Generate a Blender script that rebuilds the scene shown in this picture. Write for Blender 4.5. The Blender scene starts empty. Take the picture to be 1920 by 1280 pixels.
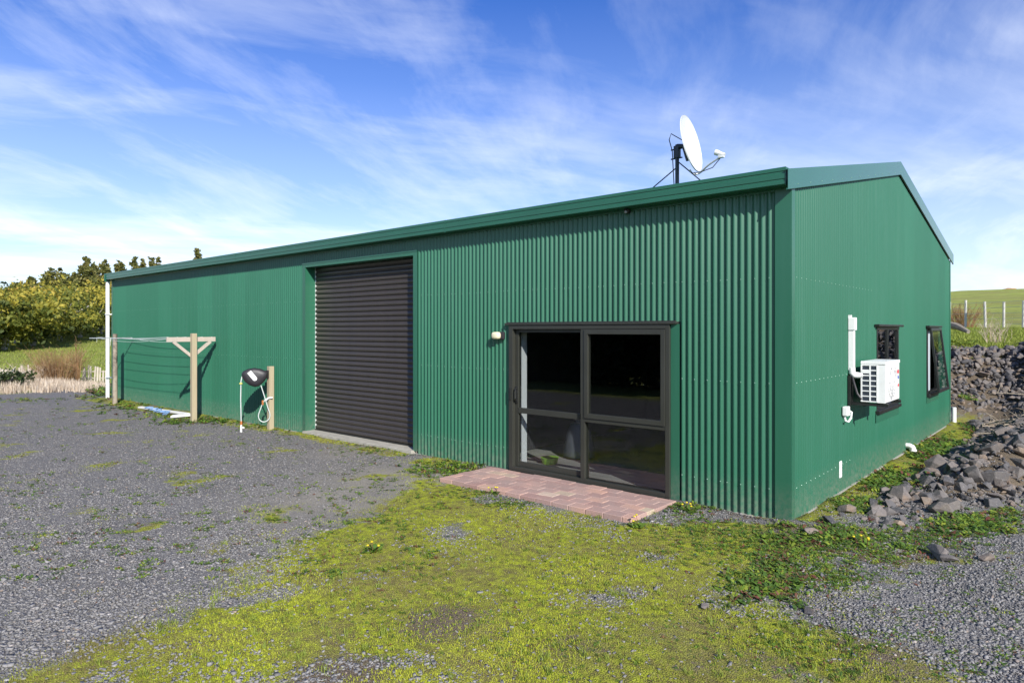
import bpy, bmesh, math, random
import numpy as np
from mathutils import Vector, Matrix, noise as mnoise

rad = math.radians
random.seed(7)
rng = np.random.default_rng(11)
SC = bpy.context.scene
COL = SC.collection

# ------------------------------------------------------------------ camera, sky, sun, exposure
FPX, HZ = 1256.0, 619.0
CAM = np.array([2.366, -7.051, 2.0])
RGT = np.array([.7525, .6586, 0.0]); FWD = np.array([-.6586, .7525, 0.0])
cd = bpy.data.cameras.new('camera'); cam = bpy.data.objects.new('camera', cd); COL.objects.link(cam)
cam.location = CAM; cam.rotation_euler = (rad(90), 0, math.asin(.6586))
cd.sensor_width = 36.0; cd.lens = FPX / 1920 * 36; cd.shift_y = -(640 - HZ) / 1920
cd.clip_end = 6000; cd.clip_start = 0.05
SC.camera = cam

SUN_AZ, SUN_EL = rad(118.5), rad(31)
sl = bpy.data.lights.new('sun', 'SUN'); sl.energy = 5.0; sl.angle = rad(0.53); sl.color = (1.0, .95, .87)
so = bpy.data.objects.new('sun', sl); COL.objects.link(so); so.location = (20, -12, 20)
sdir = Vector((math.sin(SUN_AZ) * math.cos(SUN_EL), math.cos(SUN_AZ) * math.cos(SUN_EL), math.sin(SUN_EL)))
so.rotation_euler = sdir.to_track_quat('Z', 'Y').to_euler()

SC.view_settings.view_transform = 'Standard'; SC.view_settings.look = 'None'
SC.view_settings.exposure = 0.52; SC.view_settings.gamma = 1.0; SC.view_settings.use_curve_mapping = False
SC.cycles.max_bounces = 8; SC.cycles.transparent_max_bounces = 12
SC.cycles.caustics_reflective = False; SC.cycles.caustics_refractive = False


class NT:
    """small node-tree helper"""
    def __init__(s, tree): s.t = tree
    def n(s, kind, ins=None, **props):
        nd = s.t.nodes.new('ShaderNode' + kind)
        for k, v in props.items(): setattr(nd, k, v)
        for k, v in (ins or {}).items():
            sk = nd.inputs[k]
            if hasattr(v, 'is_output') or isinstance(v, bpy.types.NodeSocket): s.t.links.new(v, sk)
            else: sk.default_value = v
        return nd
    def math(s, op, a, b=0.0, clamp=False):
        return s.n('Math', {0: a, 1: b}, operation=op, use_clamp=clamp).outputs[0]
    def mix(s, f, a, b, blend='MIX'):
        nd = s.t.nodes.new('ShaderNodeMix'); nd.data_type = 'RGBA'; nd.blend_type = blend
        for i, v in ((0, f), (6, a), (7, b)):
            if isinstance(v, bpy.types.NodeSocket): s.t.links.new(v, nd.inputs[i])
            else: nd.inputs[i].default_value = v if i == 0 else (*v[:3], 1)
        return nd.outputs[2]
    def ramp(s, f, stops, interp='LINEAR'):
        nd = s.n('ValToRGB', {0: f}); r = nd.color_ramp; r.interpolation = interp
        while len(r.elements) < len(stops): r.elements.new(.5)
        for e, (p, c) in zip(r.elements, stops):
            e.position = p; e.color = (c, c, c, 1) if isinstance(c, (int, float)) else (*c, 1)
        return nd.outputs[0]
    def noise(s, vec, scale, detail=4, rough=.55, dist=0.0):
        nd = s.n('TexNoise', {'Scale': scale, 'Detail': detail, 'Roughness': rough, 'Distortion': dist})
        if vec is not None: s.t.links.new(vec, nd.inputs['Vector'])
        return nd.outputs[0]


world = bpy.data.worlds.new('World'); SC.world = world; world.use_nodes = True
W = NT(world.node_tree)
bg = world.node_tree.nodes['Background']
sky = W.n('TexSky', sky_type='NISHITA', sun_disc=False)
sky.sun_elevation = SUN_EL; sky.sun_rotation = SUN_AZ; sky.altitude = 100; sky.air_density = 1.0; sky.dust_density = .6; sky.ozone_density = 2.2
tc = W.n('TexCoord').outputs['Generated']
sep = W.n('SeparateXYZ', {0: tc})
den = W.math('ADD', W.math('MAXIMUM', sep.outputs[2], 0.0), .16)
px = W.math('DIVIDE', sep.outputs[0], den); py = W.math('DIVIDE', sep.outputs[1], den)
flat = W.n('CombineXYZ', {0: px, 1: py, 2: 0.0}).outputs[0]
warp = W.n('TexNoise', {'Vector': flat, 'Scale': .5, 'Detail': 2.0}).outputs[1]
wv = W.n('VectorMath', {0: warp, 1: (.5, .5, .5)}, operation='SUBTRACT').outputs[0]
wv = W.n('VectorMath', {0: wv, 1: (.7, .7, 0)}, operation='MULTIPLY').outputs[0]
fl2 = W.n('VectorMath', {0: flat, 1: wv}, operation='ADD').outputs[0]
def streak(vec, ang, sa, sb, off):
    c_, s_ = math.cos(ang), math.sin(ang)
    a_ = W.n('VectorMath', {0: vec, 1: (c_ * sa, s_ * sa, 0)}, operation='DOT_PRODUCT').outputs['Value']
    b_ = W.n('VectorMath', {0: vec, 1: (-s_ * sb, c_ * sb, 0)}, operation='DOT_PRODUCT').outputs['Value']
    return W.n('CombineXYZ', {0: W.math('ADD', a_, off), 1: b_, 2: 0.0}).outputs[0]
mp = streak(fl2, rad(66), .55, 1.35, 2.3); mp2 = streak(fl2, rad(118), .7, 1.9, 7.9)
n1 = W.noise(mp, 1.0, 9, .58); n2 = W.noise(mp2, 1.5, 9, .62); n3 = W.noise(flat, .5, 2, .5)
c1 = W.ramp(n1, [(.45, 0.0), (.80, .9)]); c2 = W.ramp(n2, [(.48, 0.0), (.85, .75)]); c3 = W.ramp(n3, [(.33, .25), (.62, 1.0)])
cl = W.math('MULTIPLY', W.math('ADD', W.math('MULTIPLY', c1, .75), W.math('MULTIPLY', c2, .55)), c3, True)
hz = W.ramp(sep.outputs[2], [(0.0, .85), (.08, .62), (.2, .32), (.34, .12), (.5, 0.0)])
cl = W.math('ADD', cl, hz, True)
tint = W.n('HueSaturation', {'Hue': .51, 'Saturation': 1.35, 'Value': 1.0, 'Color': sky.outputs[0]}).outputs[0]
skyc = W.mix(1.0, tint, (.38, 1.0, 1.56), 'MULTIPLY')
wcol = W.mix(W.math('MULTIPLY', cl, .92), skyc, (11.6, 12.1, 13.0))
world.node_tree.links.new(wcol, bg.inputs[0]); bg.inputs[1].default_value = .076


# ------------------------------------------------------------------ pixel helpers (photo pixel -> place in the world)
def ray(x, y): return RGT * (x - 960) / FPX + FWD + np.array([0, 0, 1.0]) * (HZ - y) / FPX
def gp(x, y, z=0.0):
    r = ray(x, y); return CAM + r * ((z - CAM[2]) / r[2])
def at(x, y, Z): return CAM + ray(x, y) * Z
def proj(P):
    d = np.asarray(P, float) - CAM; z = d @ FWD
    return 960 + FPX * (d @ RGT) / z, HZ - FPX * d[..., 2] / z, z


# ------------------------------------------------------------------ materials
MATS = {}
def bsdf(name):
    m = bpy.data.materials.new(name); m.use_nodes = True
    nt = m.node_tree; b = nt.nodes['Principled BSDF']; MATS[name] = m
    return m, NT(nt), b
def simple(name, col, rough=.5, metal=0.0, var=.12, nscale=6.0, bump=0.0, bscale=60.0, spec=.5, dirt=None):
    m, N, b = bsdf(name)
    pos = N.n('TexCoord').outputs['Object']
    f = N.noise(pos, nscale, 5)
    lo = tuple(c * (1 - var) for c in col); hi = tuple(min(1, c * (1 + var)) for c in col)
    c = N.mix(N.ramp(f, [(.3, 0.0), (.7, 1.0)]), lo, hi)
    if dirt:
        g = N.ramp(N.noise(pos, nscale * 2.7, 6, .7), [(.5, 0.0), (.72, 1.0)])
        c = N.mix(N.math('MULTIPLY', g, dirt[1]), c, dirt[0])
    N.t.links.new(c, b.inputs['Base Color'])
    rr = N.n('MapRange', {0: f, 3: max(.02, rough - .07), 4: min(1, rough + .07)}).outputs[0]
    N.t.links.new(rr, b.inputs['Roughness'])
    b.inputs['Metallic'].default_value = metal; b.inputs['Specular IOR Level'].default_value = spec
    if bump:
        bn = N.n('Bump', {'Strength': bump, 'Distance': .01, 'Height': N.noise(pos, bscale, 5, .65)})
        N.t.links.new(bn.outputs[0], b.inputs['Normal'])
    return m

def green_paint(name, gain=1.0):
    m, N, b = bsdf(name)
    pos = N.n('NewGeometry').outputs['Position']
    f = N.noise(pos, .8, 5); f2 = N.noise(N.n('Mapping', {'Vector': pos, 'Scale': (9, 9, .7)}).outputs[0], 1.0, 4)
    c = N.mix(f, (.020 * gain, .112 * gain, .063 * gain), (.025 * gain, .126 * gain, .074 * gain))
    c = N.mix(N.math('MULTIPLY', N.ramp(f2, [(.45, 0.0), (.8, 1.0)]), .22), c, (.045, .15, .105))
    sx = N.n('SeparateXYZ', {0: pos}); z = sx.outputs[2]
    sheet = N.math('FLOOR', N.math('DIVIDE', N.math('SUBTRACT', sx.outputs[0], sx.outputs[1]), .762))
    wn = N.n('TexWhiteNoise', {'W': sheet}, noise_dimensions='1D').outputs['Value']
    c = N.mix(1.0, c, N.ramp(wn, [(0, .93), (1, 1.06)]), 'MULTIPLY')
    low = N.n('MapRange', {0: z, 1: .45, 2: .04, 3: 0.0, 4: 1.0}, clamp=True).outputs[0]
    sp = N.math('MULTIPLY', low, N.ramp(N.noise(pos, 14, 6, .7), [(.36, 0.0), (.66, .62)]))
    c = N.mix(sp, c, (.16, .17, .13))
    N.t.links.new(c, b.inputs['Base Color'])
    N.t.links.new(N.n('MapRange', {0: f2, 3: .30, 4: .42}).outputs[0], b.inputs['Roughness'])
    b.inputs['Specular IOR Level'].default_value = .5
    bn = N.n('Bump', {'Strength': .05, 'Distance': .02, 'Height': N.noise(pos, 3.0, 3)})
    N.t.links.new(bn.outputs[0], b.inputs['Normal'])
    return m
green_paint('green_steel')
simple('flashing_green', (.022, .115, .078), .2, var=.06, nscale=1.2)
simple('gutter_green', (.016, .100, .060), .33, var=.08, nscale=1.5)
simple('dark_frame', (.040, .041, .034), .38, var=.06, nscale=3, metal=.15)
simple('black_frame', (.018, .019, .018), .35, var=.1)
simple('roller_steel', (.042, .034, .027), .36, var=.10, nscale=2.5, dirt=((.065, .058, .048), .25))
simple('white_pvc', (.80, .80, .78), .35, var=.04, dirt=((.55, .53, .47), .25))
simple('white_paint', (.78, .78, .76), .32, var=.03, dirt=((.6, .58, .52), .18))
simple('interior_white', (.72, .73, .76), .6, var=.03)
simple('interior_shade', (.030, .030, .034), .8, var=.2)  # near-black room surfaces: the unlit room's shade is put into the colour
simple('concrete', (.36, .34, .29), .85, var=.16, nscale=9, bump=.3, dirt=((.25, .23, .18), .5))
simple('interior_floor', (.34, .33, .31), .6, var=.12, nscale=3)
simple('dish_white', (.60, .61, .62), .4, var=.04, dirt=((.5, .48, .42), .25))
simple('dark_steel', (.035, .045, .06), .45, metal=.3, var=.15)
simple('galvanised', (.45, .47, .48), .4, metal=.7, var=.15, nscale=20)
simple('screw_metal', (.17, .30, .235), .4, metal=.2, var=.1)
simple('black_plastic', (.022, .020, .024), .5, var=.15)
simple('rubber_hose', (.50, .54, .52), .45, var=.08)
simple('brass_orange', (.50, .17, .05), .4, metal=.3)
simple('yellow_plastic', (.62, .60, .16), .4)
simple('lime_plastic', (.32, .62, .04), .4)
simple('light_diffuser', (.72, .66, .45), .35, var=.04)
simple('coil_dark', (.045, .055, .075), .45, metal=.3, var=.2, nscale=40)
simple('red_print', (.62, .06, .07), .5)
simple('blue_print', (.10, .16, .42), .5)
simple('grey_print', (.35, .36, .37), .5)
simple('sack_grey', (.13, .135, .16), .6)
simple('fan_grey', (.55, .55, .54), .5)
simple('blue_rope', (.20, .34, .58), .6, var=.25)
simple('cable', (.02, .02, .022), .5)
simple('wire_white', (.62, .66, .60), .5)
simple('clay', (.42, .22, .10), .9, var=.25, bump=.4)

def timber(name, col, dark, amt, streak=1.0):
    m, N, b = bsdf(name)
    pos = N.n('TexCoord').outputs['Object']
    st = N.noise(N.n('Mapping', {'Vector': pos, 'Scale': (40, 40, 2.2 * streak)}).outputs[0], 1.0, 6, .65)
    bl = N.noise(pos, 5, 5, .65)
    c = N.mix(st, tuple(x * .72 for x in col), tuple(min(1, x * 1.18) for x in col))
    c = N.mix(N.math('MULTIPLY', N.ramp(bl, [(.42, 0.0), (.66, 1.0)]), amt), c, dark)
    N.t.links.new(c, b.inputs['Base Color']); b.inputs['Roughness'].default_value = .85
    b.inputs['Specular IOR Level'].default_value = .25
    N.t.links.new(N.n('Bump', {'Strength': .5, 'Distance': .006, 'Height': st}).outputs[0], b.inputs['Normal'])
timber('timber_pale', (.40, .33, .22), (.36, .34, .22), .45)
timber('timber_grey', (.43, .38, .32), (.55, .43, .36), .4)
timber('timber_dark', (.33, .28, .22), (.07, .055, .045), .75)
timber('paling', (.55, .49, .42), (.38, .33, .28), .5)
timber('white_post', (.74, .73, .70), (.5, .48, .44), .4)
timber('weathered_post', (.56, .54, .49), (.36, .34, .3), .5)
timber('dead_wood', (.40, .34, .26), (.2, .16, .12), .5)
timber('bark', (.20, .17, .13), (.36, .33, .28), .6)
timber('pale_bark', (.42, .39, .33), (.2, .18, .15), .5)

def brick_mat():
    m, N, b = bsdf('paver')
    oi = N.n('ObjectInfo').outputs['Random']; pos = N.n('NewGeometry').outputs['Position']
    c = N.ramp(oi, [(0, (.36, .215, .185)), (.45, (.42, .265, .225)), (.78, (.47, .30, .25)), (.90, (.55, .33, .25)), (.95, (.52, .42, .29)), (1, (.66, .48, .40))])
    st = N.ramp(N.noise(pos, 3.5, 6, .7), [(.35, 0.0), (.7, 1.0)])
    c = N.mix(N.math('MULTIPLY', st, .7), c, (.34, .265, .24))
    sp = N.ramp(N.noise(pos, 160, 3), [(.3, .7), (.7, 1.15)])
    c = N.mix(1.0, c, sp, 'MULTIPLY')
    N.t.links.new(c, b.inputs['Base Color']); b.inputs['Roughness'].default_value = .9; b.inputs['Specular IOR Level'].default_value = .2
    N.t.links.new(N.n('Bump', {'Strength': .5, 'Distance': .004, 'Height': N.noise(pos, 130, 4, .7)}).outputs[0], b.inputs['Normal'])
brick_mat()

def rock_mat(name, attr):
    m, N, b = bsdf(name)
    r = N.n('Attribute', attribute_name='rnd').outputs['Fac'] if attr else N.n('ObjectInfo').outputs['Random']
    pos = N.n('NewGeometry').outputs['Position']
    base = N.ramp(r, [(0, (.075, .072, .073)), (.3, (.115, .107, .104)), (.58, (.165, .143, .126)), (.86, (.19, .16, .14)), (1, (.29, .21, .14))])
    f = N.noise(pos, 9, 6, .65)
    c = N.mix(N.ramp(f, [(.35, 0.0), (.65, 1.0)]), N.mix(.5, base, (.07, .07, .08)), base)
    rust = N.math('MULTIPLY', N.ramp(N.noise(pos, 4.0, 4, .6), [(.56, 0.0), (.70, 1.0)]), .5)
    c = N.mix(rust, c, (.25, .155, .085))
    c = N.mix(N.math('MULTIPLY', N.ramp(N.noise(pos, 45, 4, .7), [(.56, 0.0), (.7, 1.0)]), .5), c, (.33, .31, .28))
    N.t.links.new(c, b.inputs['Base Color']); b.inputs['Roughness'].default_value = .82; b.inputs['Specular IOR Level'].default_value = .3
    N.t.links.new(N.n('Bump', {'Strength': .7, 'Distance': .012, 'Height': N.noise(pos, 38, 6, .7)}).outputs[0], b.inputs['Normal'])
rock_mat('rock', False); rock_mat('rock_mass', True)

def leafy(name, stops, trans=.35, rough=.6):
    m, N, b = bsdf(name)
    r = N.n('Attribute', attribute_name='rnd').outputs['Fac']
    c = N.ramp(r, stops)
    N.t.links.new(c, b.inputs['Base Color']); b.inputs['Roughness'].default_value = rough; b.inputs['Specular IOR Level'].default_value = .3
    tr = N.n('BsdfTranslucent', {'Color': c})
    mx = N.n('MixShader', {0: trans, 1: b.outputs[0], 2: tr.outputs[0]})
    N.t.links.new(mx.outputs[0], N.t.nodes['Material Output'].inputs[0])
leafy('moss_grass', [(0, (.26, .19, .10)), (.2, (.28, .24, .07)), (.4, (.33, .37, .04)), (.65, (.46, .52, .03)), (1, (.58, .60, .05))])
leafy('weed_leaf', [(0, (.20, .07, .05)), (.13, (.22, .12, .07)), (.2, (.07, .13, .03)), (.55, (.11, .20, .035)), (.82, (.19, .29, .035)), (1, (.32, .36, .05))])
leafy('straw', [(0, (.48, .37, .27)), (.5, (.64, .53, .40)), (1, (.74, .64, .52))], .3)
leafy('brown_twig', [(0, (.20, .11, .05)), (.6, (.34, .20, .09)), (1, (.40, .28, .18))], .2)
leafy('autumn_leaf', [(0, (.06, .085, .02)), (.35, (.18, .20, .035)), (.6, (.33, .30, .045)), (.85, (.50, .40, .06)), (1, (.52, .32, .09))], .4)
leafy('conifer_leaf', [(0, (.06, .075, .02)), (.5, (.13, .135, .035)), (1, (.22, .19, .06))], .25)
leafy('dark_leaf', [(0, (.012, .022, .008)), (.6, (.03, .05, .014)), (1, (.05, .08, .02))], .2)
leafy('field_grass', [(0, (.17, .19, .04)), (.5, (.22, .29, .04)), (1, (.34, .37, .07))], .35)
leafy('petal', [(0, (.75, .60, .02)), (1, (.85, .72, .04))], .3)

def chip_mat():
    m, N, b = bsdf('gravel_chip')
    r = N.n('Attribute', attribute_name='rnd').outputs['Fac']; pos = N.n('NewGeometry').outputs['Position']
    c = N.ramp(r, [(0, (.13, .125, .122)), (.5, (.195, .188, .183)), (.88, (.26, .25, .242)), (.96, (.25, .23, .22)), (.985, (.27, .20, .15)), (1, (.40, .38, .36))])
    c = N.mix(1.0, c, N.ramp(N.noise(pos, 120, 3), [(.3, .75), (.7, 1.2)]), 'MULTIPLY')
    N.t.links.new(c, b.inputs['Base Color']); b.inputs['Roughness'].default_value = .8; b.inputs['Specular IOR Level'].default_value = .3
chip_mat()

def glass_mat():
    m, N, b = bsdf('glass')
    g = N.n('NewGeometry'); cs = N.math('ABSOLUTE', N.n('VectorMath', {0: g.outputs['Normal'], 1: g.outputs['Incoming']}, operation='DOT_PRODUCT').outputs['Value'])
    f = N.math('ADD', .045, N.math('MULTIPLY', N.math('POWER', N.math('SUBTRACT', 1.0, cs), 5.0), .9), True)
    tr = N.n('BsdfTransparent', {'Color': (.80, .82, .82, 1)}); gl = N.n('BsdfGlossy', {'Color': (1, 1, 1, 1), 'Roughness': .004})
    mx = N.n('MixShader', {0: f, 1: tr.outputs[0], 2: gl.outputs[0]})
    N.t.links.new(mx.outputs[0], N.t.nodes['Material Output'].inputs[0])
glass_mat()

def ground_mat():
    m, N, b = bsdf('yard_ground')
    pos = N.n('NewGeometry').outputs['Position']
    A = lambda n: N.n('Attribute', attribute_name=n).outputs['Fac']
    nz = N.noise(pos, 2.2, 8, .68); nf = N.noise(pos, 11, 6, .7); big = N.noise(pos, .45, 4)
    # gravel
    vo = N.n('TexVoronoi', {'Vector': pos, 'Scale': 60.0, 'Randomness': 1.0}); vd = N.n('TexVoronoi', {'Vector': pos, 'Scale': 60.0}, feature='DISTANCE_TO_EDGE')
    cell = N.n('SeparateColor', {0: vo.outputs['Color']}).outputs[0]
    gcol = N.ramp(cell, [(0, (.13, .125, .122)), (.5, (.185, .178, .173)), (.9, (.245, .236, .226)), (1, (.33, .30, .26))])
    gcol = N.mix(N.ramp(vd.outputs[0], [(0, .4), (.09, 0.0)]), gcol, (.09, .086, .092))
    gcol = N.mix(N.math('MULTIPLY', N.ramp(big, [(.4, 0.0), (.7, 1.0)]), .4), gcol, (.20, .185, .18))
    fines = N.math('MULTIPLY', A('fines'), N.ramp(nz, [(.25, .3), (.6, 1.0)]))
    gcol = N.mix(fines, gcol, N.mix(N.noise(pos, 90, 4, .7), (.24, .215, .175), (.42, .38, .31)))
    # moss
    mcol = N.ramp(nf, [(.25, (.15, .12, .06)), (.42, (.19, .18, .045)), (.6, (.35, .39, .03)), (.8, (.45, .49, .03))])
    mcol = N.mix(N.ramp(N.noise(pos, 1.4, 6, .65), [(.46, 0.0), (.66, .7)]), mcol, N.mix(nf, (.17, .12, .07), (.24, .20, .09)))
    dcol = N.mix(nf, (.115, .09, .065), (.21, .165, .115))
    mm = N.ramp(N.math('ADD', A('moss'), N.math('MULTIPLY', N.math('SUBTRACT', nz, .5), 1.5)), [(.40, 0.0), (.58, 1.0)])
    dd = N.ramp(N.math('ADD', A('dirt'), N.math('MULTIPLY', N.math('SUBTRACT', nf, .5), 1.3)), [(.42, 0.0), (.6, 1.0)])
    c = N.mix(mm, gcol, mcol); c = N.mix(dd, c, dcol)
    # paddock grass
    fn = N.noise(N.n('Mapping', {'Vector': pos, 'Scale': (.5, .5, 2)}).outputs[0], .9, 8, .7); fn2 = N.noise(pos, .11, 4, .6)
    fcol = N.ramp(fn, [(.3, (.19, .21, .05)), (.5, (.26, .30, .06)), (.72, (.36, .37, .10))])
    fcol = N.mix(N.math('MULTIPLY', N.ramp(fn2, [(.42, 0.0), (.68, 1.0)]), .55), fcol, (.20, .17, .07))
    c = N.mix(A('field'), c, fcol)
    N.t.links.new(c, b.inputs['Base Color']); b.inputs['Roughness'].default_value = .95; b.inputs['Specular IOR Level'].default_value = .15
    h = N.math('ADD', N.math('MULTIPLY', N.ramp(vd.outputs[0], [(0, 0.0), (.25, 1.0)]), .5), N.math('MULTIPLY', nf, .8))
    N.t.links.new(N.n('Bump', {'Strength': .8, 'Distance': .02, 'Height': h}).outputs[0], b.inputs['Normal'])
ground_mat()


# ------------------------------------------------------------------ mesh helpers
def link(name, me, mat=None, parent=None, kind=None, label=None, cat=None, group=None, smooth=False):
    o = bpy.data.objects.new(name, me); COL.objects.link(o)
    if mat is not None and me is not None and not me.materials: me.materials.append(MATS[mat])
    if parent is not None: o.parent = parent
    if smooth and me is not None: me.polygons.foreach_set('use_smooth', [True] * len(me.polygons))
    tag(o, label, cat, group, kind)
    return o
def tag(o, label=None, cat=None, group=None, kind=None):
    for k, v in (('label', label), ('category', cat), ('group', group), ('kind', kind)):
        if v: o[k] = v
def empty(name, loc, label, cat, group=None, rz=0.0, kind=None):
    o = bpy.data.objects.new(name, None); COL.objects.link(o); o.location = loc; o.rotation_euler = (0, 0, rz)
    o.empty_display_size = .1; tag(o, label, cat, group, kind); return o
def np_mesh(name, V, Fc, rnd=None):
    """V (n,3); Fc (m,k) constant size polygons; rnd per-vertex float"""
    me = bpy.data.meshes.new(name); V = np.asarray(V, np.float32); Fc = np.asarray(Fc, np.int32)
    me.vertices.add(len(V)); me.vertices.foreach_set('co', V.ravel())
    m, k = Fc.shape; me.loops.add(m * k); me.loops.foreach_set('vertex_index', Fc.ravel())
    me.polygons.add(m); me.polygons.foreach_set('loop_start', np.arange(0, m * k, k, dtype=np.int32))
    if rnd is not None:
        a = me.attributes.new('rnd', 'FLOAT', 'POINT'); a.data.foreach_set('value', np.asarray(rnd, np.float32))
    me.update(calc_edges=True); return me

def smooth_path(P, k=4):
    P = [Vector(p) for p in P]; out = []
    for i in range(len(P) - 1):
        a, b, c, d = P[max(i - 1, 0)], P[i], P[i + 1], P[min(i + 2, len(P) - 1)]
        for q in range(k):
            t = q / k; out.append(.5 * ((2 * b) + (c - a) * t + (2 * a - 5 * b + 4 * c - d) * t * t + (3 * b - a - 3 * c + d) * t ** 3))
    return [tuple(p) for p in out] + [tuple(P[-1])]
class MB:
    def __init__(s): s.v = []; s.f = []
    def add(s, vs, fs):
        o = len(s.v); s.v += [tuple(map(float, v)) for v in vs]; s.f += [tuple(i + o for i in f) for f in fs]; return s
    def box(s, a, b, bev=0.0, rot=None, org=None):
        (x0, y0, z0), (x1, y1, z1) = a, b
        if bev <= 0:
            vs = [(x0, y0, z0), (x1, y0, z0), (x1, y1, z0), (x0, y1, z0), (x0, y0, z1), (x1, y0, z1), (x1, y1, z1), (x0, y1, z1)]
            fs = [(3, 2, 1, 0), (4, 5, 6, 7), (0, 1, 5, 4), (1, 2, 6, 5), (2, 3, 7, 6), (3, 0, 4, 7)]
        else:
            bm = bmesh.new(); bmesh.ops.create_cube(bm, size=1)
            for v in bm.verts: v.co = Vector(((x0 + x1) / 2 + v.co.x * (x1 - x0), (y0 + y1) / 2 + v.co.y * (y1 - y0), (z0 + z1) / 2 + v.co.z * (z1 - z0)))
            bmesh.ops.bevel(bm, geom=bm.edges[:], offset=bev, segments=2, affect='EDGES', profile=.6)
            bm.verts.ensure_lookup_table(); vs = [v.co[:] for v in bm.verts]; fs = [tuple(v.index for v in f.verts) for f in bm.faces]; bm.free()
        if rot is not None:
            o = Vector(org); vs = [tuple(rot @ (Vector(v) - o) + o) for v in vs]
        return s.add(vs, fs)
    def tube(s, pts, r, n=8, cap=True, flat=None):
        pts = [Vector(p) for p in pts]; rs = r if isinstance(r, (list, tuple)) else [r] * len(pts)
        rings = []; prev = None
        for i, p in enumerate(pts):
            d = (pts[min(i + 1, len(pts) - 1)] - pts[max(i - 1, 0)]).normalized()
            if prev is None:
                a = d.cross(Vector((0, 0, 1)));  a = a if a.length > .05 else d.cross(Vector((1, 0, 0)))
            else: a = prev - d * prev.dot(d)
            a.normalize(); b = d.cross(a); prev = a
            rings.append([p + (a * math.cos(2 * math.pi * k / n) + b * math.sin(2 * math.pi * k / n)) * rs[i] for k in range(n)])
        vs = [tuple(q) for ring in rings for q in ring]; fs = []
        for i in range(len(pts) - 1):
            for k in range(n): fs.append((i * n + k, i * n + (k + 1) % n, (i + 1) * n + (k + 1) % n, (i + 1) * n + k))
        if cap: fs += [tuple(range(n))[::-1], tuple((len(pts) - 1) * n + k for k in range(n))]
        return s.add(vs, fs)
    def extrude(s, prof, a, b, fn):
        """profile points (u,v) placed by fn(u,v,t) at t=a and t=b, closed"""
        n = len(prof); vs = [fn(u, v, a) for u, v in prof] + [fn(u, v, b) for u, v in prof]
        fs = [(k, (k + 1) % n, n + (k + 1) % n, n + k) for k in range(n)] + [tuple(range(n))[::-1], tuple(range(n, 2 * n))]
        return s.add(vs, fs)
    def mesh(s, name):
        me = bpy.data.meshes.new(name); me.from_pydata(s.v, [], s.f)
        bm = bmesh.new(); bm.from_mesh(me); bmesh.ops.recalc_face_normals(bm, faces=bm.faces); bm.to_mesh(me); bm.free()
        me.update(); return me
    def build(s, name, mat, parent=None, smooth=False, **kw):
        me = s.mesh(name)
        o = link(name, me, mat, parent, **kw)
        if smooth:
            me.polygons.foreach_set('use_smooth', [True] * len(me.polygons))
            try: me.set_sharp_from_angle(angle=rad(38))
            except Exception: pass
        return o


# ------------------------------------------------------------------ ground
def sstep(x): x = np.clip(x, 0, 1); return x * x * (3 - 2 * x)
def H(x, y):
    x = np.asarray(x, float); y = np.asarray(y, float)
    z = .035 * np.exp(-np.abs(y) / .35) * sstep((.5 - x) / .5) * sstep((x + 20.5) / .5) + .025 * np.exp(-np.abs(x) / .25) * sstep((y + .4) / .4) * (y < 10.4)
    # low berm of rubble beside the gable
    xs = .42 + .03 * np.clip(y, 0, 10)
    z = z + .52 * sstep((x - xs) / 1.1) * sstep((y - (.9 + 1.1 * (x - .3))) / 1.6)
    # bank behind the shed and plateau
    wx = np.maximum(sstep((x + 16) / 6), sstep((y - 20) / 15) * sstep((x + 60) / 40))
    f = sstep((y - 9.7 - .25 * np.sin(x * 1.7)) / 2.9) * wx
    z = z + f * 1.5 + .042 * np.clip(y - 12.5, 0, 12) * wx
    hill = np.clip(y - 34, 0, 130); z = z + (hill * .046 + .00016 * hill ** 2) * sstep((x + 60) / 40) * sstep((400 - y) / 200 + .2)
    # bank continuing out of frame to the right
    pt = sstep((x + 4.9) / .5) * sstep((-.6 - x) / .5) * sstep((y + 1.9) / .6); z = z + .012 * pt * (y < .3)
    z = z + .8 * sstep((x - 3.4) / 2.5) * sstep((y - 3.5) / 3)
    # paddock rising to the left
    d0 = (2.4 - x) / 1.17 - 26; d = np.clip(d0, 0, 260); z = z - .22 * sstep((d0 + 8) / 10) + (.037 + .013 * sstep((y - 2) / 14)) * d * sstep((y + 60) / 40)
    return z + 0

def axis(lo, hi, fine, far, grow=1.16):
    a = list(np.arange(lo, hi + 1e-6, fine)); st = fine
    while a[-1] < far: st *= grow; a.append(a[-1] + st)
    st = fine
    while a[0] > -far: st *= grow; a.insert(0, a[0] - st)
    return np.array(a)
GX = axis(-21, 3.6, .1, 2500); GY = axis(-7.0, 3.0, .1, 2500, 1.13)
XX, YY = np.meshgrid(GX, GY)
def pip(poly, x, y):
    ins = np.zeros(x.shape, bool); n = len(poly); j = n - 1
    for i in range(n):
        xi, yi = poly[i]; xj, yj = poly[j]
        c = ((yi > y) != (yj > y)) & (x < (xj - xi) * (y - yi) / (yj - yi + 1e-12) + xi); ins ^= c; j = i
    return ins
def gpoly(pts): return [tuple(gp(*p)[:2]) for p in pts]
def blur(a, k):
    for _ in range(k):
        a = (np.roll(a, 1, 0) + np.roll(a, -1, 0) + 2 * a) / 4; a = (np.roll(a, 1, 1) + np.roll(a, -1, 1) + 2 * a) / 4
    return a
MOSS_P = gpoly([(10, 1278), (150, 1215), (330, 1165), (480, 1085), (560, 1010), (690, 965), (770, 915), (800, 890), (860, 905), (960, 935), (1040, 958), (1180, 978), (1250, 962), (1484, 990), (1560, 1005), (1600, 1045), (1500, 1105), (1430, 1130), (1340, 1145), (1480, 1175), (1680, 1200), (1880, 1278)])
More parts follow.
